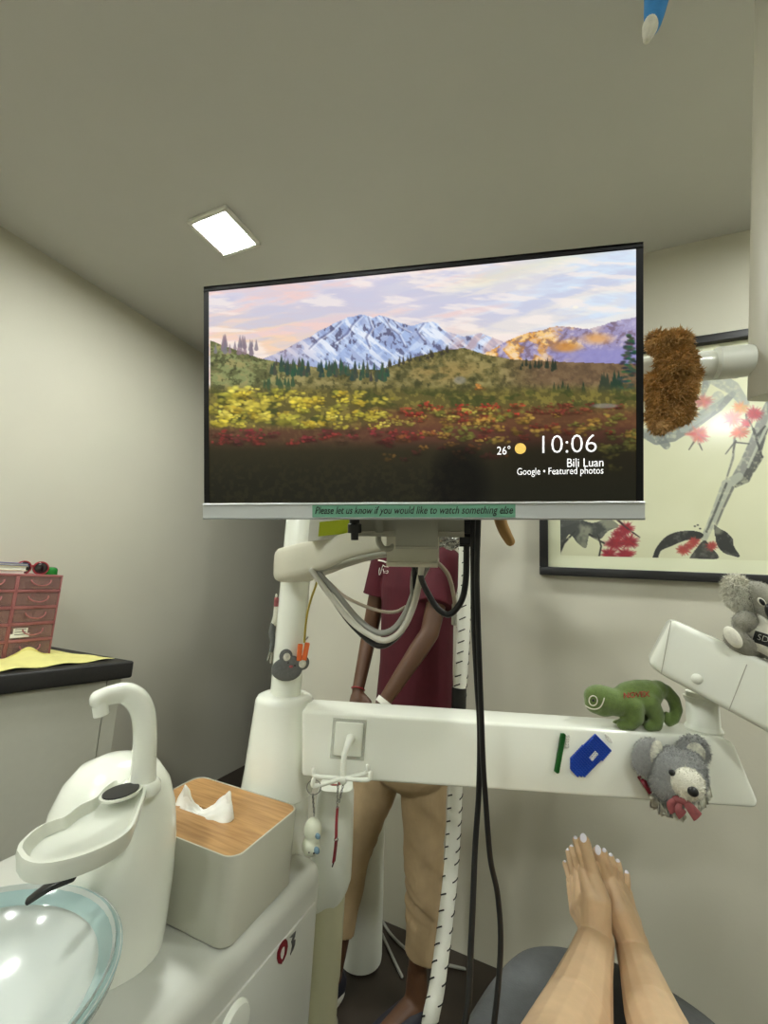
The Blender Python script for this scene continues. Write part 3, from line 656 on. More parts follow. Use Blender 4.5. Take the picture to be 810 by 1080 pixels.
# ------------------------------------------------------------------ cuspidor
cu = thing('cuspidor', (-.60, .49, UZ), 'white cuspidor tower with spout, dish and frosted glass bowl', 'cuspidor')
CT = 1.016; TX, TY = -.630, .476
prof = [(.092, UZ + .0006), (.094, UZ + .03), (.095, .85), (.093, .90), (.086, .945), (.074, .978), (.056, 1.001), (.03, CT - .003), (.008, CT)]
b = MB(); b.lathe(prof, (TX, TY, 0), Matrix.Rotation(.4, 3, 'Z'), 48, sx=.98, sy=.82); b.build('tower', 'white', cu)
fp = [at(u, v, d + .03) for u, v, d in ((151, 822, .572), (152, 800, .572), (153, 775, .57), (151, 752, .568), (144, 738, .562), (132, 731, .553), (117, 733, .54), (103, 738, .528))]
b = MB(); b.sweep(spline(fp, 6), [.0165, .0155, .015, .015, .0145, .0135, .0125, .0115], [.0165, .0155, .0145, .0135, .0125, .0105, .0095, .0095], 20, p=2.8, hint=V((.8, -.6, 0)), rounded=True); b.build('spout', 'white', cu)
e0, e1 = at(105, 741, .56), at(107, 754, .56); b = MB(); b.tube([e0, e1], .0092, 16); b.build('spout_tip', 'white2', cu)
p = at(151, 824, .603); b = MB(); b.lathe([(.026, -.012), (.0255, -.002), (.021, .003), (.012, .004)], p, None, 28, sx=1, sy=.85); b.build('spout_foot', 'white', cu)
# dish with a cup hole
TZ = 1.0
rim = [(17, 897), (21, 888), (38, 873), (56, 865), (68, 861), (84, 849), (102, 840), (111, 830), (122, 822), (134, 820), (150, 823), (155, 832), (149, 850), (139, 873), (116, 890), (81, 904), (46, 911), (25, 907)]
rimw = spline([Zp(u, v, TZ) for u, v in rim + [rim[0]]], 4)[:-1]
cen = sum(rimw, V()) / len(rimw)
def shrink(k, dz_, f=None): return [cen + (p - cen) * k + V((0, 0, dz_)) for p in rimw]
b = MB(); b.loops([shrink(.84, -.026), shrink(.955, -.021), shrink(1.0, -.004), shrink(.99, 0), shrink(.93, 0), shrink(.90, -.003), shrink(.80, -.013), shrink(.4, -.014)], cap=True); b.build('dish', 'tray', cu)
hp = Zp(127.5, 836, TZ + .001); b = MB(); 
b.lathe([(.0195, .0), (.0198, .003), (.0170, .0032), (.0168, .0015), (.004, .0015)], hp + V((0, 0, -.002)), None, 28, sx=1.0, sy=1.35); b.build('cup_hole_rim', 'tray', cu)
b = MB(); b.lathe([(.0172, 0), (.0172, .0016), (.002, .0017)], hp + V((0, 0, .0012)), None, 28, sy=1.35); b.build('cup_hole', 'black', cu)
b = MB(); b.sweep([V((TX, TY - .02, TZ - .036)), cen + V((.015, .02, -.030))], .030, .009, 16, p=3); b.build('dish_bracket', 'white', cu)
# glass bowl
BZ = .885
P1, P2, P3 = [Zp(u, v, BZ) for u, v in ((70, 934), (129, 990), (96, 1070))]
def circ(a, b_, c):
    ax, ay, bx, by, cx_, cy_ = a.x, a.y, b_.x, b_.y, c.x, c.y; d = 2 * (ax * (by - cy_) + bx * (cy_ - ay) + cx_ * (ay - by))
    ux = ((ax * ax + ay * ay) * (by - cy_) + (bx * bx + by * by) * (cy_ - ay) + (cx_ * cx_ + cy_ * cy_) * (ay - by)) / d
    uy = ((ax * ax + ay * ay) * (cx_ - bx) + (bx * bx + by * by) * (ax - cx_) + (cx_ * cx_ + cy_ * cy_) * (bx - ax)) / d
    return V((ux, uy, 0)), math.hypot(ax - ux, ay - uy)
bc, br = circ(P1, P2, P3)
prof = []
for k in range(13):
    a = k / 12 * 1.25; prof.append((br * math.sin(a) / math.sin(1.25) if k else .012, BZ - .085 + .085 * (1 - math.cos(a)) / (1 - math.cos(1.25))))
outer = prof; inner = [(max(r - .007, .008), z + .006) for r, z in prof[::-1]]
b = MB(); b.lathe(outer + [(br - .001, BZ + .003), (br - .006, BZ + .003)] + inner, bc, None, 56); gb_ = b.build('glass_bowl', 'glass', cu)
b = MB(); b.lathe([(br - .0215, BZ - .009), (br - .017, BZ - .0035), (br - .004, BZ + .0045), (br + .0006, BZ + .0015), (br - .001, BZ - .008), (br - .012, BZ - .024)], bc, None, 64, cap=False); b.build('bowl_rim', 'aqua', gb_)
b = MB(); b.lathe([(.03, BZ - .076), (.030, BZ - .072), (.022, BZ - .070), (.004, BZ - .0705)], bc, None, 28); b.build('drain_cap', 'white2', cu)
b = MB(); b.lathe([(.06, UZ + .001), (.07, UZ + .015), (.055, BZ - .088), (.02, BZ - .086)], bc, None, 36); b.build('bowl_stand', 'white', cu)
b = MB(); b.sweep(spline([Zp(76, 924, .93), Zp(52, 935, .925), Zp(30, 950, .915)], 5), [.0075, .0075, .0055], [.005, .004, .003], 12, p=3, rounded=True); b.build('rinse_nozzle', 'black', cu)

# ------------------------------------------------------------------ tissue box and tissue
c0, c1 = Zp(237, 1009, UZ), Zp(311, 929, UZ)
dy = (c1 - c0); dyl = dy.length; dy.normalize(); dxx = V((-dy.y, dy.x, 0)); TB = .122; TLn = .245
tb = thing('tissue_box', c0 + dy * dyl / 2 + dxx * TLn / 2, 'grey tissue box with bamboo lid on the white unit', 'tissue box')
TFR = frame(dxx, dy, UP) if dxx.cross(dy).z > 0 else frame(-dxx, dy, UP)
tc = c0 + dy * dyl / 2 + dxx * TLn / 2
def rrect(hx, hy, r, z, n=8):
    out = []
    for qx, qy, a0_ in ((1, 1, 0), (-1, 1, PI / 2), (-1, -1, PI), (1, -1, 3 * PI / 2)):
        for k in range(n + 1):
            a = a0_ + PI / 2 * k / n; out.append(tc + dxx * -(qx * (hx - r) + r * math.cos(a)) + dy * (qy * (hy - r) + r * math.sin(a)) + V((0, 0, z)))
    return out
hx, hy = TLn / 2, dyl / 2
b = MB(); b.loops([rrect(hx - .004, hy - .004, .02, .0005), rrect(hx - .001, hy - .001, .022, .004), rrect(hx, hy, .023, TB - .002), rrect(hx - .0008, hy - .0008, .022, TB), rrect(hx - .003, hy - .003, .021, TB), rrect(hx - .0032, hy - .0032, .021, TB - .006)]); b.build('body', 'box', tb)
outr = rrect(hx - .0034, hy - .0034, .0205, TB - .0008)
N = len(outr)
def slot(z, sc=1.0, off=V()):
    out = []
    for p in outr:
        d = p - tc; a = math.atan2(d.dot(dy), d.dot(-dxx)); out.append(tc + off - dxx * (.058 * sc * math.copysign(abs(math.cos(a)) ** .8, math.cos(a))) + dy * (.017 * sc * math.copysign(abs(math.sin(a)) ** .9, math.sin(a))) + V((0, 0, z)))
    return out
so = dxx * .010 - dy * .010
low = [p - V((0, 0, .005)) for p in outr]
b = MB(); b.loops([low, outr, slot(TB - .0008, 1, so), slot(TB - .006, 1, so)], closed=True); b.build('lid', 'wood', tb)
b = MB(); b.loops([slot(TB - .007, 1.05, so), slot(TB - .012, 1.05, so)]); b.build('slot_well', 'black', tb, smooth=False)
# tissue: two folded lobes rising out of the slot
TR_ = [(0, .034), (.12, .030), (.26, .014), (.40, .004), (.50, .010), (.64, .024), (.80, .040), (.90, .047), (.955, .030), (1, .010)]
def tissue_pt(i, j):
    s, t = i / 26, j / 16
    base = tc + so + dxx * (.060 - .112 * s)
    k = max(q for q in range(len(TR_) - 1) if TR_[q][0] <= s); (s0, r0), (s1, r1) = TR_[k], TR_[k + 1]
    lobes = r0 + (r1 - r0) * (s - s0) / (s1 - s0)
    prof = t / .62 if t < .62 else 1 - .8 * (t - .62) / .38
    rise = .003 + lobes * prof
    w = dy * ((t - .5) * .026 - .016 * max(0, t - .5) + .0035 * abs(math.sin(s * 13 + t)) + .004 * math.sin(s * 6 + t * 5))
    cr_ = .0022 * abs(math.sin(s * 19 + t * 7)) - .0015 * abs(math.sin(s * 11 - t * 13))
    return base + w + V((0, 0, TB - .008 + rise + cr_)) + dxx * (.004 * math.sin(t * 6 + s * 3) - .010 * t * s)
vs = [tissue_pt(i, j) for j in range(17) for i in range(27)]; fs = [(j * 27 + i, j * 27 + i + 1, (j + 1) * 27 + i + 1, (j + 1) * 27 + i) for j in range(16) for i in range(26)]
me = bpy.data.meshes.new('tissue'); me.from_pydata(vs, [], fs); me.update(); o = link('tissue', me, 'tissue', ang=70)
md = o.modifiers.new('s', 'SOLIDIFY'); md.thickness = .0012
props(o, 'crumpled white tissue sticking out of the bamboo lid slot', 'tissue')

# ------------------------------------------------------------------ suction column behind the unit
sc_ = at(350, 900, .97); sx0, sy0 = sc_.x, sc_.y
su = thing('suction_column', (sx0, sy0, 0), 'white capped suction column with cream canister beside the unit', 'suction unit')
zt = at(350, 832, .97).z; zb = at(350, 943, .97).z
R45 = Matrix.Rotation(.45, 3, 'Z')
b = MB(); rings = []
for z, hx_, hy_, oy in ((zt + .004, .026, .024, -.004), (zt, .038, .034, -.002), (zt - .02, .042, .040, 0), (zt - .12, .046, .044, 0), (zb + .05, .047, .045, 0), (zb + .012, .042, .043, .004), (zb, .036, .04, .006)):
    rings.append([V((sx0, sy0, z)) + R45 @ V((hx_ * math.copysign(abs(math.cos(a)) ** .6, math.cos(a)), oy + hy_ * math.copysign(abs(math.sin(a)) ** .6, math.sin(a)), (0 if z > zb + .03 else .02 * math.cos(a)))) for a in [2 * PI * k / 32 for k in range(32)]])
b.loops(rings); b.build('cap_cover', 'white2', su)
b = MB(); b.lathe([(.036, zb + .02), (.036, .44), (.035, .43)], (sx0, sy0, 0), None, 32); b.build('canister', 'cream', su)
b = MB(); zk = at(345, 1050, .99).z; b.lathe([(.0375, zk - .012), (.0375, zk + .010)], (sx0, sy0, 0), None, 32); b.build('band', 'greyplastic', su)
b = MB(); b.lathe([(.034, .44), (.034, .06), (.06, .045), (.062, 0)], (sx0, sy0, 0), None, 32); b.build('lower_tube', 'cream', su)
b = MB(); b.torus(V((sx0, sy0, zt + .0045)) + R45 @ V((-.004, -.006, 0)), R45, .013, .0028, 28, 8, .7); b.build('oval_emblem', 'bronze', su)

# ------------------------------------------------------------------ tall white bin behind
bx, by = (Zp(362, 1012, 0) + Zp(404, 1008, 0)) / 2 - V((0, 0, 0)) if False else V((-.705, 1.545, 0)), 0
bi = thing('waste_bin', (bx.x, bx.y, 0), 'tall tapered white bin on the floor behind the unit', 'bin')
b = MB(); b.lathe([(.066, .0), (.074, .006), (.075, .02), (.066, .30), (.058, .56), (.056, .575), (.05, .575), (.05, .56)], bx, None, 36); b.build('body', 'white2', bi)
b = MB(); b.lathe([(.0595, .545), (.060, .56), (.0595, .572)], bx, None, 36); b.build('rim_band', 'dgrey', bi)
b = MB(); b.lathe([(.05, .558), (.05, .565), (.01, .567)], bx, None, 32); b.build('dark_opening', 'dgrey', bi)  # dark disc stands in for the bin's dark opening

# ------------------------------------------------------------------ side counter with things on it
CZ = .935; CX = -1.557; CY = 1.175; CY0 = -1.2
CA = V((CX, CY, 0)); fd = V((-.097, -.383, 0)).normalized(); fo_ = V((-fd.y, fd.x, 0)) if -fd.y > 0 else V((fd.y, -fd.x, 0)); fo_ = fo_ if fo_.x > 0 else -fo_
CL = .95   # length of the run towards the viewer
ct = thing('base_cabinet', ((XL + CX) / 2, .7, 0), 'pale grey base cabinet under the black counter along the left wall', 'cabinet')
def cpoly(ins, end, z, l=CL):
    a_ = CA - fo_ * ins + fd * end; b_ = CA - fo_ * ins + fd * l; xw = XL + .003
    return [V((a_.x, a_.y, z)), V((xw, a_.y - .02, z)), V((xw, b_.y - .0, z)), V((b_.x, b_.y, z))]
MB().prism(cpoly(.045, .03, .08), V((0, 0, .79))).build('body', 'cab', ct, smooth=False)
MB().prism(cpoly(.09, .06, 0.0), V((0, 0, .078))).build('plinth', 'dgrey', ct, smooth=False)
CFR = Matrix((fo_, fd, UP)).transposed()
MB().box(CA - fo_ * .036 + fd * .052 + V((0, 0, .475)), (.016, .044, .79), CFR, bev=.0015).build('end_strip', 'cab', ct)
for k in range(2): MB().box(CA - fo_ * .034 + fd * (.081 + .215 + k * .434) + V((0, 0, .475)), (.018, .430, .785), CFR, bev=.002).build('door', 'cab', ct)
o = MB().prism(cpoly(0, 0, CZ - .062), V((0, 0, .062)), bev=.008, seg=4).build('worktop', 'counter'); props(o, 'speckled black worktop slab on the pale grey base cabinet', 'worktop')
# drawer organizer: two columns of five clear drawers in pink frames, fronts to the room
OX = -1.86
def op(u, v): return Xp(u, v, OX)
yr = op(67, 607).y; zt_ = op(67, 607).z; ymid = op(20.5, 605).y; wcol = yr - ymid; depth = .19
og = thing('drawer_organizer', (OX - depth / 2, ymid, CZ), 'pink framed organizer of small clear drawers on the black worktop', 'drawer organizer')
nr = 5; hrow = (zt_ - CZ - .006) / nr
b = MB()
for c in range(2):
    y1_ = yr - c * wcol
    b.box((OX - depth / 2, y1_ - wcol / 2, zt_ - .003), (depth, wcol, .008), bev=.0015, seg=2)
    for k in range(1, nr + 1): b.box((OX - depth / 2, y1_ - wcol / 2, zt_ - k * hrow), (depth, wcol - .001, .010), bev=.0015, seg=2)
    for yy_ in (y1_ - .003, y1_ - wcol + .003): b.box((OX - depth / 2, yy_, (zt_ + CZ) / 2), (depth, .005, zt_ - CZ - .002), bev=.001, seg=2)
b.build('frame', 'pink', og)
MB().box((OX - depth + .004, yr - wcol, (zt_ + CZ) / 2), (.004, 2 * wcol - .01, zt_ - CZ - .01)).build('back_panel', 'pink', og, smooth=False)
for c in range(2):
    for k in range(nr):
        y1_ = yr - c * wcol; zc = zt_ - (k + .5) * hrow
        b = MB(); b.box((OX - .003, y1_ - wcol / 2, zc), (.004, wcol - .014, hrow - .013), bev=.001, seg=2)
        for sy in (-1, 1): b.box((OX - .075, y1_ - wcol / 2 + sy * (wcol / 2 - .008), zc - .004), (.14, .002, hrow - .02))
        b.box((OX - .075, y1_ - wcol / 2, zc - hrow / 2 + .008), (.14, wcol - .016, .003))
        d = b.build('drawer', 'drawer', og, smooth=False)
        hy_ = y1_ - wcol * .5; hw = wcol * .22
        arc = [V((OX + .001, hy_ + hw * math.cos(a), zc + .010 + .020 * math.sin(a))) + V((.010 * math.sin(-a) if a > PI else 0, 0, 0)) for a in [PI + PI * q / 12 for q in range(13)]]
        MB().tube(arc, .0024, 8, True).build('handle', 'pink', d)
        r = random.Random(k * 7 + c)
        b = MB()
        for q in range(3): b.box((OX - .06 + r.uniform(-.03, .03), y1_ - wcol * (.25 + .25 * q), zc - .012 + r.uniform(0, .006)), (.06, wcol * r.uniform(.14, .22), hrow * r.uniform(.3, .6)), Matrix.Rotation(r.uniform(-.4, .4), 3, 'X'), bev=.002, seg=1)
        b.build('contents', 'drawerin', d)
        if (c, k) in ((0, 3), (1, 1)):
            b = MB(); yl = y1_ - wcol * .76
            b.box((OX + .0008, yl, zc + .006), (.0008, wcol * .30, .020)); b.box((OX + .001, yl, zc - .010), (.0008, wcol * .40, .014))
            b.build('label_sticker', 'paper', d, smooth=False)
            b = MB()
            for q in range(3): b.box((OX + .0016, yl, zc + .012 - q * .009), (.0005, wcol * .24, .0022))
            b.build('print_line', 'ink', d, smooth=False)
# things lying on the organizer
TOPZ = zt_ + .0012
def lie(u, v): p = Zp(u, v, TOPZ); return p
yb_ = op(8, 600).y
bk = [('blue', (150, 150, 176)), ('cream', (206, 198, 150)), ('violet', (112, 112, 160)), ('pinkish', (190, 178, 170))]
zz = TOPZ
for i, (nm, colr) in enumerate([('slim pale pink book at the bottom of the stack on the organizer', (206, 180, 178)), ('thick cream book in the middle of the stack on the organizer', (208, 196, 150)), ('slim violet blue book on top of the stack on the organizer', (104, 104, 150))]):
    th = (.011, .017, .010)[i]; M['cov%d' % i] = mat('book_cover_%d' % i, colr, .5)
    yc_ = ymid - .045 + i * .004; bkx = OX - .078
    t = thing('book', (bkx, yc_, zz), nm, 'book', 'books on the drawer organizer')
    b = MB(); b.box((bkx, yc_, zz + .001), (.13, .14, .002)); b.box((bkx, yc_, zz + th - .001), (.13, .14, .002)); b.box((bkx - .064, yc_, zz + th / 2), (.002, .14, th)); b.build('cover', 'cov%d' % i, t, smooth=False)
    MB().box((bkx + .001, yc_, zz + th / 2), (.122, .132, th - .0042)).build('pages', 'paper', t, smooth=False)
    zz += th + .0006
def glasses(y, label, lens_w, mt_f, roll, xo=0):
    t = thing('sunglasses', (OX - .03 + xo, y, TOPZ), label, 'sunglasses')
    Rg = Matrix.Rotation(roll, 3, 'Z'); o0 = V((OX - .03 + xo, y, TOPZ + .0235))
    for s_ in (-1, 1):
        c = o0 + Rg @ V((0, s_ * lens_w * .56, 0))
        Rl = Rg @ Matrix.Rotation(PI / 2, 3, 'Y') @ Matrix.Rotation(s_ * .12, 3, 'X')
        MB().torus(c, Rl, lens_w * .46, .0032, 28, 8, 1.05).build('rim', mt_f, t)
        MB().ell(c, (lens_w * .44, lens_w * .46, .006), Rl).build('lens', 'lens', t)
        b = MB(); b.sweep(spline([c + Rg @ V((-.002, s_ * lens_w * .47, .006)), c + Rg @ V((-.05, s_ * lens_w * .5, .004)), c + Rg @ V((-.085, s_ * lens_w * .46, -.012))], 5), .0022, .0035, 8); b.build('temple', mt_f, t)
    b = MB(); b.tube(spline([o0 + Rg @ V((.002, -lens_w * .12, .004)), o0 + Rg @ V((.004, 0, .009)), o0 + Rg @ V((.002, lens_w * .12, .004))], 4), .0028, 8); b.build('bridge', mt_f, t)
glasses(op(38, 598).y + .004, 'red rimmed dark sunglasses facing out on the organizer', .050, 'red', .0)
gl = thing('green_lid', (OX - .04, yr - .026, TOPZ), 'shiny green domed cap at the end of the organizer top', 'lid')
b = MB(); b.lathe([(.020, TOPZ + .0002), (.0215, TOPZ + .003), (.0215, TOPZ + .018), (.019, TOPZ + .025), (.012, TOPZ + .029), (.002, TOPZ + .030)], (OX - .04, yr - .026, 0), None, 28); b.build('dome', 'green', gl)
b = MB(); b.lathe([(.0222, TOPZ + .0002), (.0222, TOPZ + .004)], (OX - .04, yr - .026, 0), None, 28); b.build('brim', 'green', gl)
# yellow cloth on the worktop
pts2 = [(-60, 712), (0, 706), (50, 702), (122, 693), (94, 688), (62, 686), (42, 680), (22, 685), (-20, 690), (-60, 696)]
cw = [Zp(u, v, CZ + .004) for u, v in pts2]
A, Bq, Cq, Dq = Zp(-60, 716.5, CZ), Zp(121, 696, CZ), Zp(52, 687, CZ), Zp(-70, 699, CZ)
vs = []; nx_, ny_ = 60, 26
for j in range(ny_ + 1):
    for i in range(nx_ + 1):
        s_, t_ = i / nx_, j / ny_; p = (A * (1 - s_) + Bq * s_) * (1 - t_) + (Dq * (1 - s_) + Cq * s_) * t_
        u_ = s_ * 7.0
        fold = .034 * math.exp(-((s_ - .60) / .12) ** 2) * t_ * 1.2 + .010 * math.exp(-((s_ - .40) / .12) ** 2) * t_ * (1 - t_) * 3 + .002 * math.sin(u_ * 3 + t_ * 5) + .002
        p = p + V((.004 * math.sin(s_ * 11), .004 * math.sin(t_ * 9 + s_ * 3), .0045 + max(0, fold) + .002 * math.sin(s_ * 23 + t_ * 11)))
        p.x = max(p.x, OX + .018 if p.y < yr + .004 else -2.0)
        vs.append(p)
fs = [(j * (nx_ + 1) + i, j * (nx_ + 1) + i + 1, (j + 1) * (nx_ + 1) + i + 1, (j + 1) * (nx_ + 1) + i) for j in range(ny_) for i in range(nx_)]
me = bpy.data.meshes.new('cloth'); me.from_pydata(vs, [], fs); me.update(); o = link('cleaning_cloth', me, 'yellow', ang=70); md = o.modifiers.new('s', 'SOLIDIFY'); md.thickness = .002
props(o, 'creased yellow cloth spread on the black worktop', 'cloth')

# ------------------------------------------------------------------ cables
def cable(name, pts, r, mt_, label, n=8, cat='cable', group=None):
    o = MB().tube(spline(pts, n), r, 10, True).build(name, mt_); return props(o, label, cat, group)
def trail(pts, tail):
    p = pts[-1]; return pts + [V((p.x + tail[0] * .2, p.y + tail[1] * .2, .25)), V((p.x + tail[0] * .5, p.y + tail[1] * .5, .012)), V((p.x + tail[0], p.y + tail[1], .008))]
ca = [at(u, v, d) for u, v, d in ((499, 536, .62), (499, 560, .62), (499, 594, .62), (500, 660, .625), (503, 720, .63), (506, 771, .635), (505, 834, .63), (501, 897, .615), (497, 992, .58), (490, 1080, .545), (484, 1150, .53))]
cable('power_cable', ca[:-1] + [ca[-2] + V((-.035, -.015, -.06)), V((-.235, .60, .58)), V((-.245, .60, .40)), V((-.26, .60, .12)), V((-.27, .62, .006)), V((-.3, .75, .006))], .0042, 'rubber', 'black cable falling straight from monitor to floor, left of the pair', 10)
cb = [at(u, v, d) for u, v, d in ((505, 536, .605), (504, 566, .605), (503, 610, .606), (505, 680, .611), (507, 735, .617), (509.5, 803, .617), (512, 841, .617), (517, 904, .612), (525, 945, .615), (528, 1000, .60), (521, 1080, .57), (512, 1150, .55))]
cable('power_cable', cb[:-1] + [cb[-2] + V((-.012, -.01, -.06)), V((-.150, .655, .612)), V((-.200, .640, .6045)), V((-.232, .635, .57)), V((-.240, .64, .40)), V((-.25, .64, .12)), V((-.255, .66, .006)), V((-.28, .8, .006))], .0040, 'rubber', 'black cable bowing out to the right below the white arm', 10)
cable('signal_cable', [at(u, v, d) for u, v, d in ((331, 603, .815), (342, 618, .812), (358, 642, .802), (376, 664, .785), (398, 681, .764), (416, 674, .748), (429, 655, .72), (436, 625, .70), (438, 592, .675))], .0052, 'rubber', 'black cable sagging lowest in the bundle below the ivory arm')
cable('signal_cable', [at(u, v, d) for u, v, d in ((329, 602, .776), (348, 628, .771), (370, 655, .756), (392, 671, .741), (408, 675, .726), (424, 664, .711), (437, 636, .691), (446, 592, .664))], .0052, 'lcable', 'thick pale cable hanging in the loop below the ivory arm')
cable('signal_cable', [at(u, v, d) for u, v, d in ((336, 604, .785), (356, 627, .78), (378, 653, .765), (398, 667, .745), (414, 664, .73), (427, 648, .71), (439, 620, .695), (453, 592, .680))], .0052, 'gcable', 'thick grey cable riding highest in the loop below the ivory arm')
cable('thin_cable', [at(u, v, d) for u, v, d in ((347, 614, .79), (362, 628, .78), (384, 639, .765), (404, 645, .75), (418, 645, .74), (428, 640, .73))], .0030, 'bcable', 'thin beige cable crossing above the sagging cable loop')
cable('thin_cable', [at(u, v, d) for u, v, d in ((441, 590, .685), (436, 601, .685), (434, 618, .69), (436, 636, .70))], .0026, 'gcable', 'short thin grey cable behind the thick loop under the bracket')
rl = cable('display_cable', [at(u, v, d) for u, v, d in ((492, 566, .64), (492, 590, .64), (491, 615, .645), (486, 635, .65), (474, 648, .655), (462, 642, .66), (452, 627, .665), (445, 612, .67), (441, 596, .675))], .0048, 'rubber', 'black cable making a U from its plug under the monitor right half')
b = MB(); b.box(at(491, 556, .64), (.018, .016, .036), MF, bev=.003); b.box(at(491.5, 570, .64), (.013, .012, .012), MF, bev=.003); b.build('plug', 'black', rl)
bcord = cable('beige_cord', [at(u, v, d) for u, v, d in ((452, 589, .67), (463, 595, .675), (473, 607, .68), (478, 625, .685), (480, 638, .69))], .0034, 'bcable', 'beige cord curving from the bracket to a small grey tab')
b = MB(); b.box(at(479, 648, .69), (.008, .006, .034), None, bev=.002); b.build('tab', 'greyplastic', bcord)
pk = thing('cable_plug', at(374, 545, .60), 'black stepped plug poking down below the monitor left half', 'plug')
b = MB(); b.lathe([(.0098, 0), (.0098, .012), (.0075, .014), (.0075, .020)], at(374, 562, .60), frame(mx, -mn.cross(mx) * -1, mn) @ Matrix.Rotation(-PI / 2, 3, 'X'), 18); b.build('collar', 'black', pk)
b = MB(); b.lathe([(.0052, -.010), (.0056, 0), (.0056, .004)], at(374, 562, .60), frame(mx, my, mn) @ Matrix.Rotation(-PI / 2, 3, 'X'), 16); b.build('tip', 'black', pk)
cable('yellow_wire', [at(u, v, d) for u, v, d in ((336, 606, .84), (333, 618, .845), (328, 632, .85), (324, 648, .855), (322, 664, .86), (321, 677, .862))], .0022, 'ywire', 'thin yellow wire hanging beside the white pole')
for k, pp in enumerate(([(398, 962, 1.2), (412, 985, 0), (430, 1002, 0), (450, 1012, 0), (490, 1022, 0)], [(403, 985, 0), (412, 1005, 0), (424, 1030, 0)])):
    w_ = [Zp(u, v, .006) for u, v, _ in pp]
    cable('floor_cable', w_, .005, 'gcable', ('grey cable on the dark floor running along the back wall', 'grey cable on the dark floor behind the ankle')[k])
# white spiral wrapped hose
hz = [Yp(u, v, y) for u, v, y in ((491, 560, 1.30), (490, 610, 1.30), (488, 680, 1.30), (484, 740, 1.30), (481, 820, 1.30), (477, 900, 1.28), (470, 970, 1.24), (461, 1040, 1.18), (452, 1090, 1.14))]
sh = thing('wrapped_hose', hz[-1], 'white spiral wrapped hose hanging by the person and reaching the floor', 'hose')
hs = spline(hz + [V((hz[-1].x - .01, hz[-1].y - .02, .02))], 12)
wm = MB().tube(hs, .0195, 16).mesh('w'); nw = len(wm.polygons)
b = MB(); acc = 0; k = 0
for i in range(len(hs) - 1):
    acc += (hs[i + 1] - hs[i]).length
    if acc > .026:
        acc = 0; k += 1; t = (hs[i + 1] - hs[i]).normalized(); Rr = zframe(t)
        for ph in (0.1, 2.2, 4.3):
            pts = [hs[i] + Rr @ V((.0198 * math.cos(a), .0198 * math.sin(a), .010 * (a - ph))) for a in [ph + 1.0 * q / 6 + k * .05 for q in range(7)]]
            b.tube([p - t * (.005) for p in pts], .0017, 5)
b.bm.from_mesh(wm); wr = b.build('wrap', 'ink', sh); wr.data.materials.append(M['paper'])
for p_ in wr.data.polygons: p_.material_index = 1 if p_.index >= len(wr.data.polygons) - nw else 0
p = Yp(484, 736, 1.30); MB().lathe([(.0215, -.03), (.0215, .03)], p, None, 18).build('black_band', 'black', sh)

# ------------------------------------------------------------------ adhesive hook and key chains on the white arm
hk = thing('adhesive_hook', bp(367, 780), 'white square adhesive hook with turning arms on the white beam', 'hook')
BF = frame(be, UP - be * be.dot(UP), bn)
b = MB(); b.box(bp(367.5, 779.5, .0008), (.066, .074, .0012), BF, bev=.0005, seg=1); b.build('clear_backing', 'film', hk)
b = MB(); b.box(bp(367.5, 779.5, .004), (.055, .062, .005), BF, bev=.0024); b.build('plate', 'white2', hk)
b = MB(); b.sweep(spline([bp(370, 780, .006), bp(369.5, 779, .022), bp(366, 788, .034), bp(363, 798, .036)], 6), [.0085, .008, .006, .005], [.0085, .008, .006, .005], 14, rounded=True); b.build('crank', 'white2', hk)
hubp = bp(362, 822, .036)
b = MB(); b.tube([bp(363, 795, .036), bp(362, 815, .036), hubp], .0052, 14, True); b.ell(hubp, (.0075, .0075, .010)); b.build('stem', 'white2', hk)
tips = [(331, 829, .060), (389, 822, .058), (331, 818, .020), (386, 815, .022)]
for u, v, n_ in tips:
    e_ = bp(u, v, n_); dd_ = (e_ - hubp)
    b = MB(); b.tube(spline([hubp + V((0, 0, .002)), hubp + dd_ * .5 + V((0, 0, .000)), e_, e_ + dd_.normalized() * .002 + V((0, 0, .011))], 5), .0039, 10, True); b.build('arm', 'white2', hk)
def chainlinks(p0, p1, n, r=.0032, w=.0008):
    b = MB(); t = (p1 - p0); R0 = zframe(t)
    for k in range(n):
        c = p0 + t * ((k + .5) / n); R_ = R0 @ Matrix.Rotation(PI / 2 * (k % 2), 3, 'Z') @ Matrix.Rotation(PI / 2, 3, 'X')
        b.torus(c, R_, r * .62, w, 10, 5, 1.5)
    return b
hp0 = bp(331.5, 824, .058)
k1 = thing('key_chain', hp0, 'key chain with two stacked pale round figurines on the left hook arm', 'key chain', 'key chains on the square hook')
b = MB(); b.torus(hp0 + V((0, 0, -.010)), Matrix.Rotation(.5, 3, 'Z') @ Matrix.Rotation(PI / 2, 3, 'X'), .0125, .0008, 28, 6); b.build('split_ring', 'chrome', k1)
e0 = hp0 + V((-.001, 0, -.022)); e1 = bp(331.5, 860, .058); chainlinks(e0, e1, 9).build('chain', 'chrome', k1)
b = MB(); b.ell(bp(330, 875, .058), (.0165, .0145, .0195)); b.ell(bp(328, 892, .058), (.017, .015, .0165)); b.ell(bp(331, 884, .060), (.012, .011, .01)); 
fg = b.blob('figurine', 'pale', k1, .0016, 4)
b = MB(); b.ell(bp(335, 882, .0722), (.0055, .0025, .005)); b.ell(bp(334, 897, .0722), (.006, .0028, .006)); b.build('painted_spot', 'bluegrey', fg)
b = MB(); 
for u, v in ((326, 899), (331, 900)): b.ell(bp(u, v, .0722), .0016)
b.build('dot_eye', 'black', fg)
hp1 = hubp + V((-.006, -.004, -.004))
k2 = thing('key_chain', hp1, 'key chain with dark red straps hanging below the hook stem', 'key chain', 'key chains on the square hook')
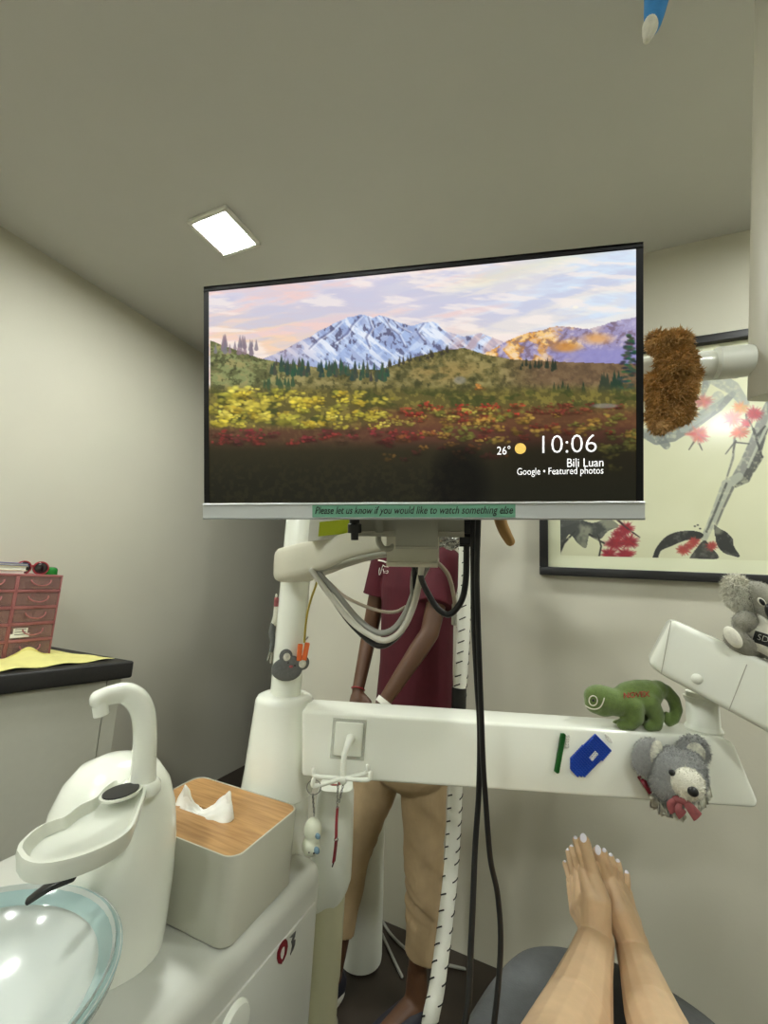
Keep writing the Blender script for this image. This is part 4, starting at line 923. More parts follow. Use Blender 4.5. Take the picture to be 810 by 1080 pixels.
chainlinks(bp(356.5, 826, .04), bp(355.5, 856, .04), 11, .0028).build('chain', 'chrome', k2); chainlinks(bp(362.5, 826, .04), bp(357.5, 846, .04), 8, .0026, .0006).build('bead_chain', 'egrey', k2)
b = MB(); b.sweep(spline([bp(356, 852, .04), bp(355, 866, .041), bp(354.5, 884, .042)], 5), .0042, .0012, 8, p=4); b.build('strap', 'red', k2)
b = MB(); b.sweep(spline([bp(354.5, 887, .042), bp(353.5, 897, .043), bp(352, 909, .044)], 5), .0048, .0014, 8, p=4); b.build('strap', 'dred', k2)
b = MB(); b.torus(bp(354.5, 885.5, .042), BF, .0032, .0009, 16, 6); b.build('joining_ring', 'chrome', k2)
b = MB(); b.tube([bp(352, 909, .044), bp(350.5, 914, .044)], .0012, 6, True); b.build('cord_end', 'ink', k2)

# ------------------------------------------------------------------ fused bead pieces stuck on the beam
def bead_piece(name, outline, label, mtl, whites):
    t = thing(name, bp(*outline[0], .002), label, 'bead craft')
    P = [bp(u, v, .003) for u, v in outline]; O = P[0]; pts = [((p - O).dot(be), (p - O).dot(BF.col[1])) for p in P]
    def inside(x, y):
        c = False
        for i in range(len(pts)):
            (x0, y0), (x1, y1) = pts[i], pts[(i + 1) % len(pts)]
            if (y0 > y) != (y1 > y) and x < (x1 - x0) * (y - y0) / (y1 - y0) + x0: c = not c
        return c
    return t, O, pts, inside
ou = [(628, 774), (644.5, 791), (618, 818), (608, 818), (601.5, 811), (602, 799)]
t, O, pts, inside = bead_piece('bead_patch', ou, 'blue fused bead patch with a white square beside the green stick', 'blue', None)
aU = (bp(644.5, 791, .003) - O).normalized(); aV = (bp(602, 799, .003) - O); aV = (aV - aU * aV.dot(aU)).normalized()
bb, bw_ = MB(), MB(); sp = .0047
wc = bp(625.5, 795.5, .003)
for i in range(-2, 14):
    for j in range(-2, 20):
        p = O + aU * (i + .5) * sp + aV * (j + .5) * sp; x, y = (p - O).dot(be), (p - O).dot(BF.col[1])
        if not inside(x, y): continue
        dwc = p - wc; q_ = bw_ if abs(dwc.dot(aU)) < sp * 1.1 and abs(dwc.dot(aV)) < sp * 1.9 else bb
        q_.lathe([(.0009, .0), (.0026, .0), (.0026, .003), (.0020, .0042), (.0011, .0042), (.0009, .003)], p - bn * .001, BF, 9, cap=False)
base = [O + (bp(u, v, .003) - O) * 1.0 - bn * .002 for u, v in ou]
bb.prism(base, bn * .003)
bb.build('blue_beads', 'blue', t); bw_.build('white_square', 'wbead', t)
b = MB()
for i in range(4):
    for j in range(2 + (i < 2)):
        p = bp(640, 776, .002) + aU * (i - 1) * sp * .9 + BF.col[1] * (-(j) * sp * .9) + be * j * .002; b.lathe([(.0009, 0), (.0023, 0), (.0023, .003), (.0011, .0035)], p, BF, 9, cap=False)
b.build('backing_tack', 'wbead', t)
t = thing('bead_stick', bp(591, 793), 'narrow green fused bead stick left of the blue patch', 'bead craft')
b = MB(); p0, p1 = bp(594, 774, .004), bp(587, 814, .004)
b.sweep([p0, p1], .0052, .003, 10, p=3, hint=bn)
for k in range(15): b.lathe([(.0012, 0), (.0046, .0), (.0042, .0022), (.0015, .0022)], p0.lerp(p1, (k + .5) / 15) + bn * .0015, BF, 10, cap=False)
b.build('stick', 'gbead', t)
b = MB()
for k in range(5):
    for j in range(2): b.lathe([(.0009, 0), (.0024, 0), (.0024, .003), (.0011, .0035)], bp(597 + j * 2.3, 776 + k * 2.8, .001), BF, 9, cap=False)
b.build('backing_tack', 'wbead', t)

# ------------------------------------------------------------------ green chameleon plush on the beam
def K(u, v, n=-.03): return bp(u, v, n)
s9 = .90 / 450
t = thing('chameleon_plush', bp(668, 768, -.03), 'green chameleon plush with curled tail standing on the white beam', 'plush toy')
b = MB()
b.ell(K(632, 735), (15.5 * s9, .024, 12.5 * s9), BF @ Matrix.Rotation(0, 3, 'Z')); b.ell(K(628, 741), (11 * s9, .022, 9 * s9), BF); b.ell(K(637, 744), (15 * s9, .022, 8.5 * s9), BF)
BFz = frame(be, bn * -1, UP)
b.chain([K(634, 736), K(650, 741), K(668, 737), K(684, 731), K(694, 727)], [.026, .027, .032, .027, .0185])
b.ell(K(672, 735), (24 * s9, .030, 16 * s9), BFz); b.ell(K(676, 727), (16 * s9, .022, 9.5 * s9), BFz)
b.chain([K(692, 727), K(702, 729), K(710, 737), K(713.5, 748), K(711, 758), K(705.5, 762), K(702, 758.5), K(703, 753)], [.0175, .014, .0125, .0115, .010, .0085, .0065, .0055])
for n0, du_ in ((-.012, 0), (-.052, -5)):
    b.chain([K(668 + du_, 744, n0), K(669 + du_, 756, n0), K(665 + du_, 763.5, n0), K(656 + du_, 764.5, n0)], [.020, .018, .0125, .010])
    b.chain([K(684 + du_, 740, n0), K(692 + du_, 754, n0), K(692 + du_, 764.5, n0), K(684 + du_, 766, n0)], [.020, .0155, .0115, .010])
cb_ = b.blob('body', 'gplush', t, .0026, 5)
def snap(p, obj_, dirv, off=.0006):
    """move p onto the plush surface along dirv (towards the surface)"""
    from mathutils.bvhtree import BVHTree
    me = obj_.data; bv = BVHTree.FromPolygons([v.co for v in me.vertices], [tuple(q.vertices) for q in me.polygons])
    h = bv.ray_cast(p - dirv * .2, dirv)
    return (h[0] - dirv * off) if h[0] is not None else p
def snapper(obj_, off=.0006):
    from mathutils.bvhtree import BVHTree
    me = obj_.data; bv = BVHTree.FromPolygons([v.co for v in me.vertices], [tuple(q.vertices) for q in me.polygons])
    def f(u, v):
        d = ray(u, v).normalized(); h = bv.ray_cast(EYE, d)
        return h[0] - d * off if h[0] is not None else None
    return f
sn = snapper(cb_, .0008)
def pxline(sn_, pts, r, n=5):
    w_ = [sn_(u, v) for u, v in pts]; w_ = [p for p in w_ if p is not None]
    return MB().tube(spline(w_, n), r, 7, True)
ey = [(625.6 + 4.4 * math.cos(a), 739 + 5.2 * math.sin(a)) for a in [2 * PI * k / 14 for k in range(15)]]
pxline(sn, ey, .0011, 2).build('eye_ring', 'kwhite', t)
p = sn(625.8, 738.6); MB().ell(p, .0028).build('eye_dot', 'black', t); p = sn(625.2, 738); MB().ell(p, .0014).build('eye_glint', 'kwhite', t)
pxline(sn, [(617.8, 744.3), (622, 747), (627.5, 748), (632.5, 746.2), (635.5, 742), (637.3, 736.5)], .0012).build('smile', 'kwhite', t)
def letters_on(sn_, s, u0, v0, u1, v1, hgt, mtl, par, ux, uy, name='lettering', bold=.02):
    p0, p1 = sn_(u0, v0), sn_(u1, v1)
    o_ = text(name, s, mtl, par, p0, ux, uy, (p1 - p0).length, hgt, bold=bold, depth=.0006)
    me = o_.data
    from mathutils.bvhtree import BVHTree
    for v in me.vertices:
        d = (v.co - EYE).normalized(); 
        q = sn_(*pix(v.co))
        if q is not None: v.co = q
    return o_
def pix(p):
    c = RM.transposed() @ (p - EYE); return 405 + F * c.x / c.z, 540 + F * c.y / c.z
M['redthread'] = mat('red_thread', (150, 58, 44), .8)
letters_on(snapper(cb_, .0012), 'NOVEX', 657.8, 736.5, 687.5, 734.5, .011, 'redthread', t, (K(687.5, 734.5) - K(657.8, 736.5)).normalized(), UP)

# ------------------------------------------------------------------ grey bear head on the beam
s8 = .83 / 450
def B(u, v, n=.04): return bp(u, v, n)
t = thing('bear_head_plush', bp(712, 815, .02), 'grey bear head plush with white muzzle hanging on the beam', 'plush toy')
b = MB(); b.ell(B(715, 816, .036), (27 * s8, .036, 25 * s8), BFz); b.ell(B(711, 826, .036), (24 * s8, .034, 20 * s8), BFz); b.ell(B(724, 806, .036), (17 * s8, .030, 14 * s8), BFz)
hd = b.blob('head', 'bgrey', t, .0028, 5); fur(hd, 'fur', 'bgrey', hd, 5000, .0055, .0005, .15, .6, 4)
def ear(u, v, ru, rv, n_, tilt, inner_u, inner_v, iru, irv):
    R_ = BFz @ Matrix.Rotation(tilt, 3, 'Y')
    b = MB(); b.ell(B(u, v, n_), (ru * s8, .011, rv * s8), R_); e_ = b.blob('ear', 'bgrey', t, .0022, 3)
    fur(e_, 'fur', 'bgrey', e_, 1600, .005, .0005, .1, .6, int(u))
    b = MB(); b.ell(B(inner_u, inner_v, n_ + .007), (iru * s8, .007, irv * s8), R_); i_ = b.build('inner_ear', 'lace', e_); 
ear(684, 799, 17, 20, .022, .35, 691, 794, 7, 13); ear(731, 793, 18, 17, .022, -.3, 733, 794.5, 11, 11)
b = MB(); b.ell(B(724.5, 826, .066), (15.5 * s8, .022, 15 * s8), BFz); mz = b.build('muzzle', 'kwhite', t)
fur(mz, 'fur', 'kwhite', mz, 1600, .0035, .0005, .1, .6, 9)
MB().ell(B(731, 835, .089), (4.8 * s8, .0075, 4.5 * s8), BFz).build('nose', 'black', t)
snh = snapper(hd, .001)
for u, v in ((709, 815), (735.5, 817.5)):
    p = snh(u, v) or B(u, v, .06); MB().ell(p, .0058 if u < 720 else .0048).build('eye', 'black', t)
# lace ruff and ribbon under the chin
b = MB(); r = random.Random(5)
def ruffle(c0_, c1_, wid, n, amp):
    rows = []
    for k in range(n + 1):
        s_ = k / n; base = c0_.lerp(c1_, s_); w_ = V((math.sin(k * 1.9) * amp, 0, 0))
        rows.append((base, base + V((math.cos(k * 2.1) * amp, -abs(math.sin(k * 1.7)) * amp * 1.4, -wid + math.sin(k * 2.7) * amp * .6))))
    return rows
def strip(b, rows):
    a_ = [[b.bm.verts.new(p) for p in r_] for r_ in rows]
    for i in range(len(a_) - 1): b.bm.faces.new((a_[i][0], a_[i][1], a_[i + 1][1], a_[i + 1][0]))
strip(b, ruffle(B(685, 836, .022), B(722, 851, .03), .022, 26, .006)); strip(b, ruffle(B(694, 846, .040), B(716, 852, .048), .018, 18, .006)); strip(b, ruffle(B(736, 842, .03), B(748, 826, .012), .022, 16, .005)); strip(b, ruffle(B(676, 815, .014), B(690, 840, .024), .012, 18, .005))
o = b.build('lace_ruff', 'lace', t); m_ = o.modifiers.new('s', 'SOLIDIFY'); m_.thickness = .0012
b = MB(); b.ell(B(719, 843, .066), (9 * s8, .009, 4 * s8), BFz)
for pts_ in ([B(720, 844, .07), B(728, 852, .074), B(736, 862, .072)], [B(718, 845, .068), B(716, 854, .072), B(720, 860, .07)], [B(716, 842, .068), B(708, 848, .066), B(712, 856, .066)]):
    b.sweep(spline(pts_, 5), [.004, .008, .010], [.002, .0025, .0018], 8, hint=bn)
b.build('ribbon', 'pinkr', t)
b = MB(); b.sweep(spline([B(674, 819, .01), B(680, 826, .02), B(686, 836, .024)], 4), [.005, .008, .006], [.003, .004, .003], 8); b.build('side_bow', 'dred', t)

# ------------------------------------------------------------------ koala on the upper arm
s7 = .78 / 450
def Q(u, v, n=-.03): return ap(u, v, n)
AF = frame(adir, an.cross(adir) * -1 if (an.cross(adir)).z > 0 else an.cross(adir), an); AFz = frame(adir, -an, None) if False else Matrix((adir, -an, UP)).transposed()
t = thing('koala_plush', Q(806, 690, -.035), 'grey koala plush in a white shirt sitting on the spring arm', 'plush toy')
b = MB(); b.ell(Q(809, 637, -.03), (24 * s7, .036, 22 * s7), AFz); b.ell(Q(813, 648, -.02), (16 * s7, .03, 13 * s7), AFz); b.ell(Q(812, 676, -.035), (23 * s7, .034, 22 * s7), AFz); b.chain([Q(810, 655, -.035), Q(812, 670, -.035)], [.026, .034])
b.chain([Q(797, 660, -.025), Q(787, 654, -.012), Q(783, 657, -.006)], [.016, .018, .017]); b.chain([Q(828, 662, -.025), Q(838, 672, -.005)], [.016, .017])
b.chain([Q(796, 684, -.03), Q(784, 681, -.012), Q(777, 675, -.004)], [.020, .020, .020]); b.chain([Q(826, 696, -.03), Q(840, 702, -.005)], [.02, .02])
kb = b.blob('body', 'kgrey', t, .003, 6); fur(kb, 'fur', 'kgrey', kb, 5000, .0032, .0005, .2, .6, 12)
b = MB(); b.ell(Q(781, 625, -.03), (15.5 * s7, .018, 16 * s7), AFz); b.ell(Q(777, 632, -.03), (11 * s7, .015, 11 * s7), AFz); e_ = b.blob('ear', 'kwhite', t, .003, 3); fur(e_, 'fur', 'kwhite', e_, 3200, .012, .0008, .3, .7, 3)
b = MB(); b.ell(Q(843, 628, -.03), (15 * s7, .018, 16 * s7), AFz); e_ = b.blob('ear', 'kwhite', t, .003, 3); fur(e_, 'fur', 'kwhite', e_, 2400, .012, .0008, .3, .7, 8)
MB().ell(Q(773, 672, .017), (9.5 * s7, .007, 10 * s7), AFz).build('foot_pad', 'kwhite', t)
snk = snapper(kb, .001)
p = snk(803.5, 635) or Q(803.5, 635, .01); b = MB(); b.ell(p, (.0075, .003, .0075), AFz); b.build('eye_ring', 'kwhite', t); MB().ell(p + an * .002, (.0052, .0032, .0056), AFz).build('eye', 'black', t)
MB().ell(Q(812, 645.5, .012), (5 * s7, .008, 8.5 * s7), AFz).build('nose', 'black', t)
b = MB(); rings = []
for v_, hx_, hy_ in ((655.5, .030, .034), (660, .036, .037), (672, .0425, .0405), (684, .0435, .0415), (694, .041, .040)):
    c = Q(812, v_, -.035); rings.append([c + adir * (hx_ * math.cos(a)) - an * (hy_ * math.sin(a)) for a in [2 * PI * k / 36 for k in range(36)]])
b.loops(rings, cap=False); sh_ = b.build('shirt', 'kwhite', t); m_ = sh_.modifiers.new('s', 'SOLIDIFY'); m_.thickness = .002; m_.offset = 1
sns = snapper(sh_, .0036)
def lab(s_, t_):
    u = (796.5 + 29.5 * s_) * (1 - t_) + (793 + 31 * s_) * t_; v = (665 + 9 * s_) * (1 - t_) + (676.5 + 10.5 * s_) * t_
    return sns(u, v) or Q(u, v, .012)
b = MB(); gv = [[b.bm.verts.new(lab(i / 10, j / 4)) for i in range(11)] for j in range(5)]
for j in range(4):
    for i in range(10): b.bm.faces.new((gv[j][i], gv[j + 1][i], gv[j + 1][i + 1], gv[j][i + 1]))
o = b.build('shirt_label', 'ink', t, smooth=False); m_ = o.modifiers.new('s', 'SOLIDIFY'); m_.thickness = .0012
P = [lab(0, 0), lab(.5, 0), lab(1, 0), lab(1, 1), lab(.5, 1), lab(0, 1)]
l0, l1 = (P[5] + P[0]) / 2, (P[2] + P[3]) / 2; ux_ = (l1 - l0).normalized(); uy_ = (P[0] - P[5]); uy_ = (uy_ - ux_ * uy_.dot(ux_)).normalized()
letters_on(snapper(sh_, .0052), 'SDI', 798.5, 674.2, 811.5, 678.8, .0105, 'paper', o, ux_, uy_, bold=-.02)

# ------------------------------------------------------------------ shaggy brown plush hugging the tube
s6 = .78 / 450
FZ = Matrix((tdir, RM @ V((0, 0, 1)), UP)).transposed()
def G(u, v, d=.775): return at(u, v, d)
t = thing('shaggy_plush', G(705, 400), 'shaggy brown plush animal hugging the white tube by the monitor', 'plush toy')
b = MB(); b.ell(G(706, 362, .765), (16 * s6, .026, 10 * s6), FZ); b.ell(G(692.5, 357, .765), (6.5 * s6, .012, 6.5 * s6), FZ); 
b.ell(G(713, 383, .755), (14 * s6, .026, 17 * s6), FZ); b.ell(G(726, 396, .765), (8 * s6, .016, 12 * s6), FZ); b.ell(G(706, 376, .76), (9 * s6, .02, 10 * s6), FZ)
b.ell(G(707, 415, .765), (19 * s6, .030, 17 * s6), FZ); b.ell(G(705, 436, .765), (18 * s6, .026, 13 * s6), FZ); b.ell(G(697, 447, .755), (8 * s6, .014, 8 * s6), FZ); b.ell(G(690, 402, .775), (6 * s6, .016, 9 * s6), FZ); b.ell(G(718, 436, .76), (9 * s6, .018, 9 * s6), FZ)
db = b.blob('body', 'brownfur', t, .0032, 4)
fur(db, 'fur', 'brownfur', db, 7000, .011, .0011, .25, .8, 21); fur(db, 'fur_tuft', 'tanfur', db, 2200, .013, .0012, .2, .8, 33)
b = MB(); b.ell(G(697, 450, .738), (6.5 * s6, .009, 6 * s6), FZ); pw = b.build('paw', 'tanfur', t); fur(pw, 'fur', 'tanfur', pw, 500, .006, .0007, .3, .6, 2)

# brown curved tail hanging from behind the monitor
bt = thing('plush_tail', at(526, 520, .59), 'smooth brown curved toy tail dangling under the monitor edge', 'toy tail')
b = MB(); pts = spline([at(521, 515, .64), at(525, 535, .635), at(528.5, 551, .63), (at(533, 562, .628)), at(538, 571, .626)], 6); b.sweep(pts, [.012, .0095, .0088, .0082, .0070], [.012, .0095, .0088, .0082, .0070], 14, rounded=True); b.build('tail', 'tanfur', bt)
b = MB(); b.torus(at(521, 511, .64), MF, .012, .0028, 20, 8); b.build('hanging_loop', 'tanfur', bt)
# blue plush hanging at the top
s5 = .75 / 450
bl = thing('hanging_plush', at(690, 0, .75), 'blue tapered plush with white tip hanging at the top edge', 'plush toy')
pts = spline([at(702, -120, .75), at(699, -60, .75), at(694, -10, .75), at(689.5, 20, .75), at(686, 28, .75)], 6)
b = MB(); b.sweep(pts, [.018, .038, .031, .021, .0175], [.015, .026, .021, .015, .013], 20, rounded=False); b.build('body', 'bluep', bl)
b = MB(); b.sweep(spline([at(686.2, 27.5, .75), at(684.5, 34, .75), at(682.8, 40, .75)], 5), [.0178, .0135, .0085], [.0132, .0105, .007], 20, rounded=True); b.build('tip', 'kwhite', bl)
ptop_ = at(702, -118, .75); b = MB(); b.tube([ptop_, V((ptop_.x, ptop_.y, CH - .001))], .0012, 6); b.build('cord', 'lcable', bl)

# ------------------------------------------------------------------ little things on the pole
sp_ = (.95 / 450)
pf = V((.58, -.806, 0)).normalized(); pr_ = V((.806, .58, 0)).normalized(); PF = Matrix((pr_, -pf, UP)).transposed()
def pole_pt(u, v, n): return onplane(u, v, V((PX, PYY, 0)) + pf * n, pf)
mo = thing('mouse_magnet', pole_pt(306, 705, .04), 'grey felt mouse head with round ears stuck on the pole', 'felt toy')
b = MB(); b.ell(pole_pt(302.5, 706, .039), (15.5 * sp_, .006, 11.5 * sp_), PF); b.ell(pole_pt(307, 701, .039), (11 * sp_, .006, 9 * sp_), PF); hm = b.blob('head', 'felt', mo, .0018, 3)
for u, v, r_, iu, iv in ((301.5, 692, 6.5, 302.5, 693), (319, 699, 6.8, 319, 700)):
    b = MB(); b.ell(pole_pt(u, v, .039), (r_ * sp_, .0045, r_ * 1.05 * sp_), PF); e_ = b.build('ear', 'felt', mo)
    MB().ell(pole_pt(iu, iv, .043), (r_ * .55 * sp_, .0025, r_ * .6 * sp_), PF).build('inner_ear', 'lace', e_)
for u, v in ((304, 699), (311, 702)): MB().ell(pole_pt(u, v, .0455), .0019).build('eye', 'black', mo)
MB().ell(pole_pt(307, 703, .046), (.0042, .0022, .003), PF).build('nose', 'pinkr', mo)
cl = thing('orange_clip', pole_pt(319, 685, .03), 'orange clip at the end of the yellow wire beside the pole', 'clip')
b = MB(); b.box(pole_pt(316, 688, .041), (.0105, .010, .034), PF, bev=.002); b.build('jaw', 'orange', cl)
b = MB(); b.box(pole_pt(322.5, 687, .041), (.0105, .010, .036), PF @ Matrix.Rotation(.12, 3, 'Y'), bev=.002); b.build('jaw', 'orange', cl)
b = MB(); b.tube([pole_pt(321, 676, .041), pole_pt(324.5, 672, .041)], .0018, 8, True); b.build('spring_wire', 'chrome', cl)
ct_ = thing('hanging_toy', pole_pt(288, 660, .0), 'thin pink, white and grey toy hanging on the left of the pole', 'toy')
pts = [pole_pt(u, v, .0) for u, v in ((291.5, 627), (291, 634), (291.5, 642), (290.5, 652), (288, 660), (286.5, 668), (287.5, 676), (286.5, 684), (284.5, 691), (283, 697))]
b = MB(); b.tube(spline([pts[0], (pts[0] + pts[1]) / 2, pts[1]], 3), .0022, 8, True); b.build('loop', 'lcable', ct_)
b = MB(); b.chain([pole_pt(291.5, 632, 0), pole_pt(291.8, 638, 0)], [.005, .0062]); b.build('hat', 'pinkr', ct_)
b = MB(); b.chain([pole_pt(291.8, 641, 0), pole_pt(291, 650, 0), pole_pt(288.5, 659, 0)], [.006, .0062, .0058]); b.build('upper_body', 'kwhite', ct_)
b = MB(); b.chain([pole_pt(288, 659, 0), pole_pt(286.5, 668, 0), pole_pt(288, 677, 0), pole_pt(286, 686, 0)], [.0062, .0066, .006, .005]); b.build('lower_body', 'felt', ct_)
for u, v in ((284, 691), (287, 693)): b = MB(); b.chain([pole_pt(286.5, 685, 0), pole_pt(u, v, 0), pole_pt(u - 1.5, v + 5, 0)], [.003, .0028, .0024]); b.build('leg', 'kgrey', ct_)

# ------------------------------------------------------------------ small box and foil on the curved arm
bxp = at(358, 556, .775)
LB = Matrix((RM @ V((.995, -.10, 0)), RM @ V((0, 0, 1)), RM @ V((.09, -.995, 0)))).transposed()
lb = thing('small_box', bxp, 'small white and lime green box lying on the curved arm', 'box')
MB().box(at(356, 553, .79), (.098, .045, .052), LB, bev=.0015, seg=1).build('carton', 'paper', lb)
MB().box(at(358, 556, .765), (.074, .0008, .026), LB).build('lime_panel', 'lime', lb, smooth=False)
fo = MB(); r = random.Random(2)
g_ = bmesh.ops.create_icosphere(fo.bm, subdivisions=4, radius=1)
for v in g_['verts']:
    n_ = v.co.copy(); k_ = 1 + .35 * (math.sin(n_.x * 7 + 1) * math.sin(n_.y * 9) + math.sin(n_.z * 8 + n_.x * 5)) * .5
    v.co = at(474, 568, .74) + RM @ V((n_.x * .030 * k_, n_.y * .017 * k_, n_.z * .016 * k_))
o = fo.build('foil_packet', 'foil', smooth=True, ang=12); props(o, 'crinkled silver packet beside the bracket below the monitor', 'packet')

# ------------------------------------------------------------------ dental chair
dc = thing('dental_chair', (.04, .3, 0), 'dark grey upholstered dental chair under the reclining legs', 'dental chair')
half = [(-.205, .46), (-.205, .62), (-.20, .74), (-.185, .84), (-.155, .95), (-.115, 1.035), (-.06, 1.078), (0, 1.092), (.07, 1.095), (.14, 1.08), (.205, 1.045), (.25, .985), (.275, .90), (.288, .78), (.292, .62), (.292, .46)]
ol = spline([V((x, y, 0)) for x, y in half], 5)
cc = V((.045, .75, 0))
def lp(k, z): return [cc + (p - cc) * k + V((0, 0, z)) for p in ol]
LZ = .590
b = MB(); b.loops([lp(.90, LZ - .105), lp(.97, LZ - .095), lp(1.0, LZ - .065), lp(1.0, LZ - .035), lp(.975, LZ - .012), lp(.93, LZ - .002), lp(.86, LZ)]); b.build('leg_rest', 'chair', dc)
b = MB(); b.box((.045, .20, .545), (.50, .50, .11), bev=.035, seg=5); b.build('seat', 'chair', dc)
Rb = Matrix.Rotation(-.62, 3, 'X'); b = MB(); b.box((.045, -.37, .74), (.50, .72, .10), Rb, bev=.035, seg=5); b.build('backrest', 'chair', dc)
b = MB(); b.box((.045, -.72, 1.02), (.26, .20, .08), Rb, bev=.03, seg=4); b.build('headrest', 'chair', dc)
b = MB(); b.box((.045, .24, .45), (.34, .80, .07), bev=.02); b.build('seat_frame', 'white2', dc)
b = MB(); b.loops([[V((.045 + sx * math.copysign(abs(math.cos(a)) ** .6, math.cos(a)), .2 + sy * math.copysign(abs(math.sin(a)) ** .6, math.sin(a)), z)) for a in [2 * PI * k / 28 for k in range(28)]] for z, sx, sy in ((.0, .22, .34), (.05, .22, .34), (.09, .15, .22), (.30, .11, .15), (.43, .13, .2))]); b.build('pedestal', 'white2', dc)

# ------------------------------------------------------------------ the reclining person: legs and feet
def ch(b, pts): b.chain([at(u, v, d) for u, v, d, r in pts], [r for u, v, d, r in pts])
b = MB()
LA, RA = at(629, 990, .803), at(668, 1003, .805)
lc, rc = at(607, 1080, .655), at(692.5, 1080, .66)
b.chain([LA, LA.lerp(lc, .4), lc, V((-.045, .60, .725)), V((-.09, .16, .70))], [.0305, .0375, .0525, .056, .078])
b.chain([RA, RA.lerp(rc, .4), rc, V((.13, .60, .725)), V((.165, .16, .70))], [.0305, .0345, .0445, .054, .078])
b.chain([V((-.09, .16, .70)), V((.04, .06, .72)), V((.165, .16, .70))], [.085, .11, .085])
# heels and ankle bones
for A_, s_ in ((LA, 1), (RA, -1)):
    b.chain([A_, A_ + V((0, .036, -.022))], [.031, .027]); b.ell(A_ + V((-s_ * .023, .008, -.004)), (.010, .012, .012))
feet = {
 'L': dict(A=(628, 982, .805, .0285), mid=[(633, 950, .815, .0195), (625, 948, .818, .0195), (615, 952, .832, .0165), (611, 956, .838, .0155), (609, 962, .845, .0150)],
      mtp=[(624.3, 915, .838, .0142), (616, 913, .847, .0115), (610.5, 916, .857, .0105), (606, 921.5, .867, .0102), (602.8, 930, .873, .0105)],
      pip=[(619.5, 900, .846, .0116), (610.6, 898, .853, .0072), (605.7, 902.5, .866, .0066), (601.4, 907.5, .878, .0063), (598.6, 918.5, .889, .0063)],
      tip=[(616.4, 887.4, .853, .0110), (607.2, 886.4, .862, .0066), (603.2, 895.2, .876, .0060), (599.3, 899, .888, .0058), (596.0, 911, .898, .0057)]),
 'R': dict(A=(667, 994, .805, .0285), mid=[(647, 962, .825, .0190), (653, 960, .818, .0190), (660, 962, .822, .0175), (664, 966, .828, .0160), (668, 972, .835, .0150)],
      mtp=[(638, 923, .852, .0140), (643.5, 921.5, .85, .0112), (649.8, 925, .851, .0105), (655.6, 931, .854, .0102), (661, 941.5, .857, .0106)],
      pip=[(634, 911, .858, .0112), (639.8, 909, .852, .0066), (646.8, 912.5, .853, .0064), (653.6, 918, .856, .0062), (661.6, 931, .860, .0063)],
      tip=[(630.8, 899.5, .862, .0106), (637.4, 898.5, .858, .0062), (644.5, 904, .859, .0060), (652, 910.2, .862, .0058), (661.2, 922.3, .866, .0057)])}
b.ell(at(629, 972, .808), .0255); b.ell(at(663, 984, .810), .0265); b.cap(at(629, 972, .808), .0245, at(628, 950, .820), .019); b.cap(at(663, 984, .810), .025, at(657, 960, .824), .019)
for f_ in feet.values():
    for i in range(5): mu, mv, md_, mr = f_['mtp'][i]; ch(b, [f_['A'], f_['mid'][i], (mu, mv + 5, md_, mr * .96)]); ch(b, [(mu, mv + 3, md_, f_['pip'][i][3] * 1.06), f_['pip'][i], f_['tip'][i]])
    for i in range(4):
        p, q_ = f_['mid'][i], f_['mid'][i + 1]; b.cap(at(*p[:3]), p[3], at(*q_[:3]), q_[3]); p, q_ = f_['mtp'][i], f_['mtp'][i + 1]
        b.cap(at(p[0], p[1] + 12, p[2] - .001), p[3] * .9, at(q_[0], q_[1] + 12, q_[2] - .001), q_[3] * .9)
    a_, m5, m1 = f_['A'], f_['mtp'][4], f_['mtp'][0]
    hl = at(*a_[:3]) + V((0, .036, -.022)); b.cap(hl, .026, at(m5[0], m5[1], m5[2] + .012), .011); b.cap(hl, .024, at(m1[0], m1[1], m1[2] + .012), .013)
pt_ = b.blob('person', 'skinp', None, .0016, 3)
props(pt_, 'person reclining in the chair, bare legs with white painted toenails', 'person')
snp = snapper(pt_, -.0006)
for (u, v, rx, ry) in ((615.2, 883.6, 3.3, 4.0), (606.9, 883.6, 1.9, 2.0), (602.8, 892.3, 1.6, 1.5), (598.8, 896.2, 1.4, 1.4), (595.7, 908.6, 1.3, 1.3), (630.6, 896.4, 3.0, 4.2), (637.2, 896.6, 2.1, 2.0), (644.2, 901.6, 2.0, 1.8), (651.6, 907.8, 2.0, 1.8), (660.9, 920, 2.0, 1.8)):
    p = snp(u, v)
    if p is None: continue
    ps = [snp(u + 1.2, v), snp(u - 1.2, v), snp(u, v + 1.4)]
    nrm = -ray(u, v).normalized()
    if all(q_ is not None for q_ in ps):
        n2_ = (ps[0] - ps[2]).cross(ps[1] - ps[2]); n2_ = n2_ if n2_.dot(nrm) > 0 else -n2_
        nrm = (nrm * .5 + n2_.normalized() * .8).normalized()
    dd_ = (p - EYE).dot(RM @ V((0, 0, 1))) / F
    Rn = zframe(nrm, UP)
    MB().ell(p - nrm * .0002, (rx * dd_, ry * dd_ * 1.1, .0014), Rn).build('toenail', 'nailpolish', pt_)
b = MB(); b.chain([V((-.085, .36, .71)), V((-.09, .16, .705)), V((.04, .04, .735)), V((.165, .16, .705)), V((.15, .36, .71))], [.076, .092, .120, .092, .076]); b.ell((.04, -.02, .74), (.15, .12, .10))
b.blob('shorts', 'shorts', pt_, .006, 5)

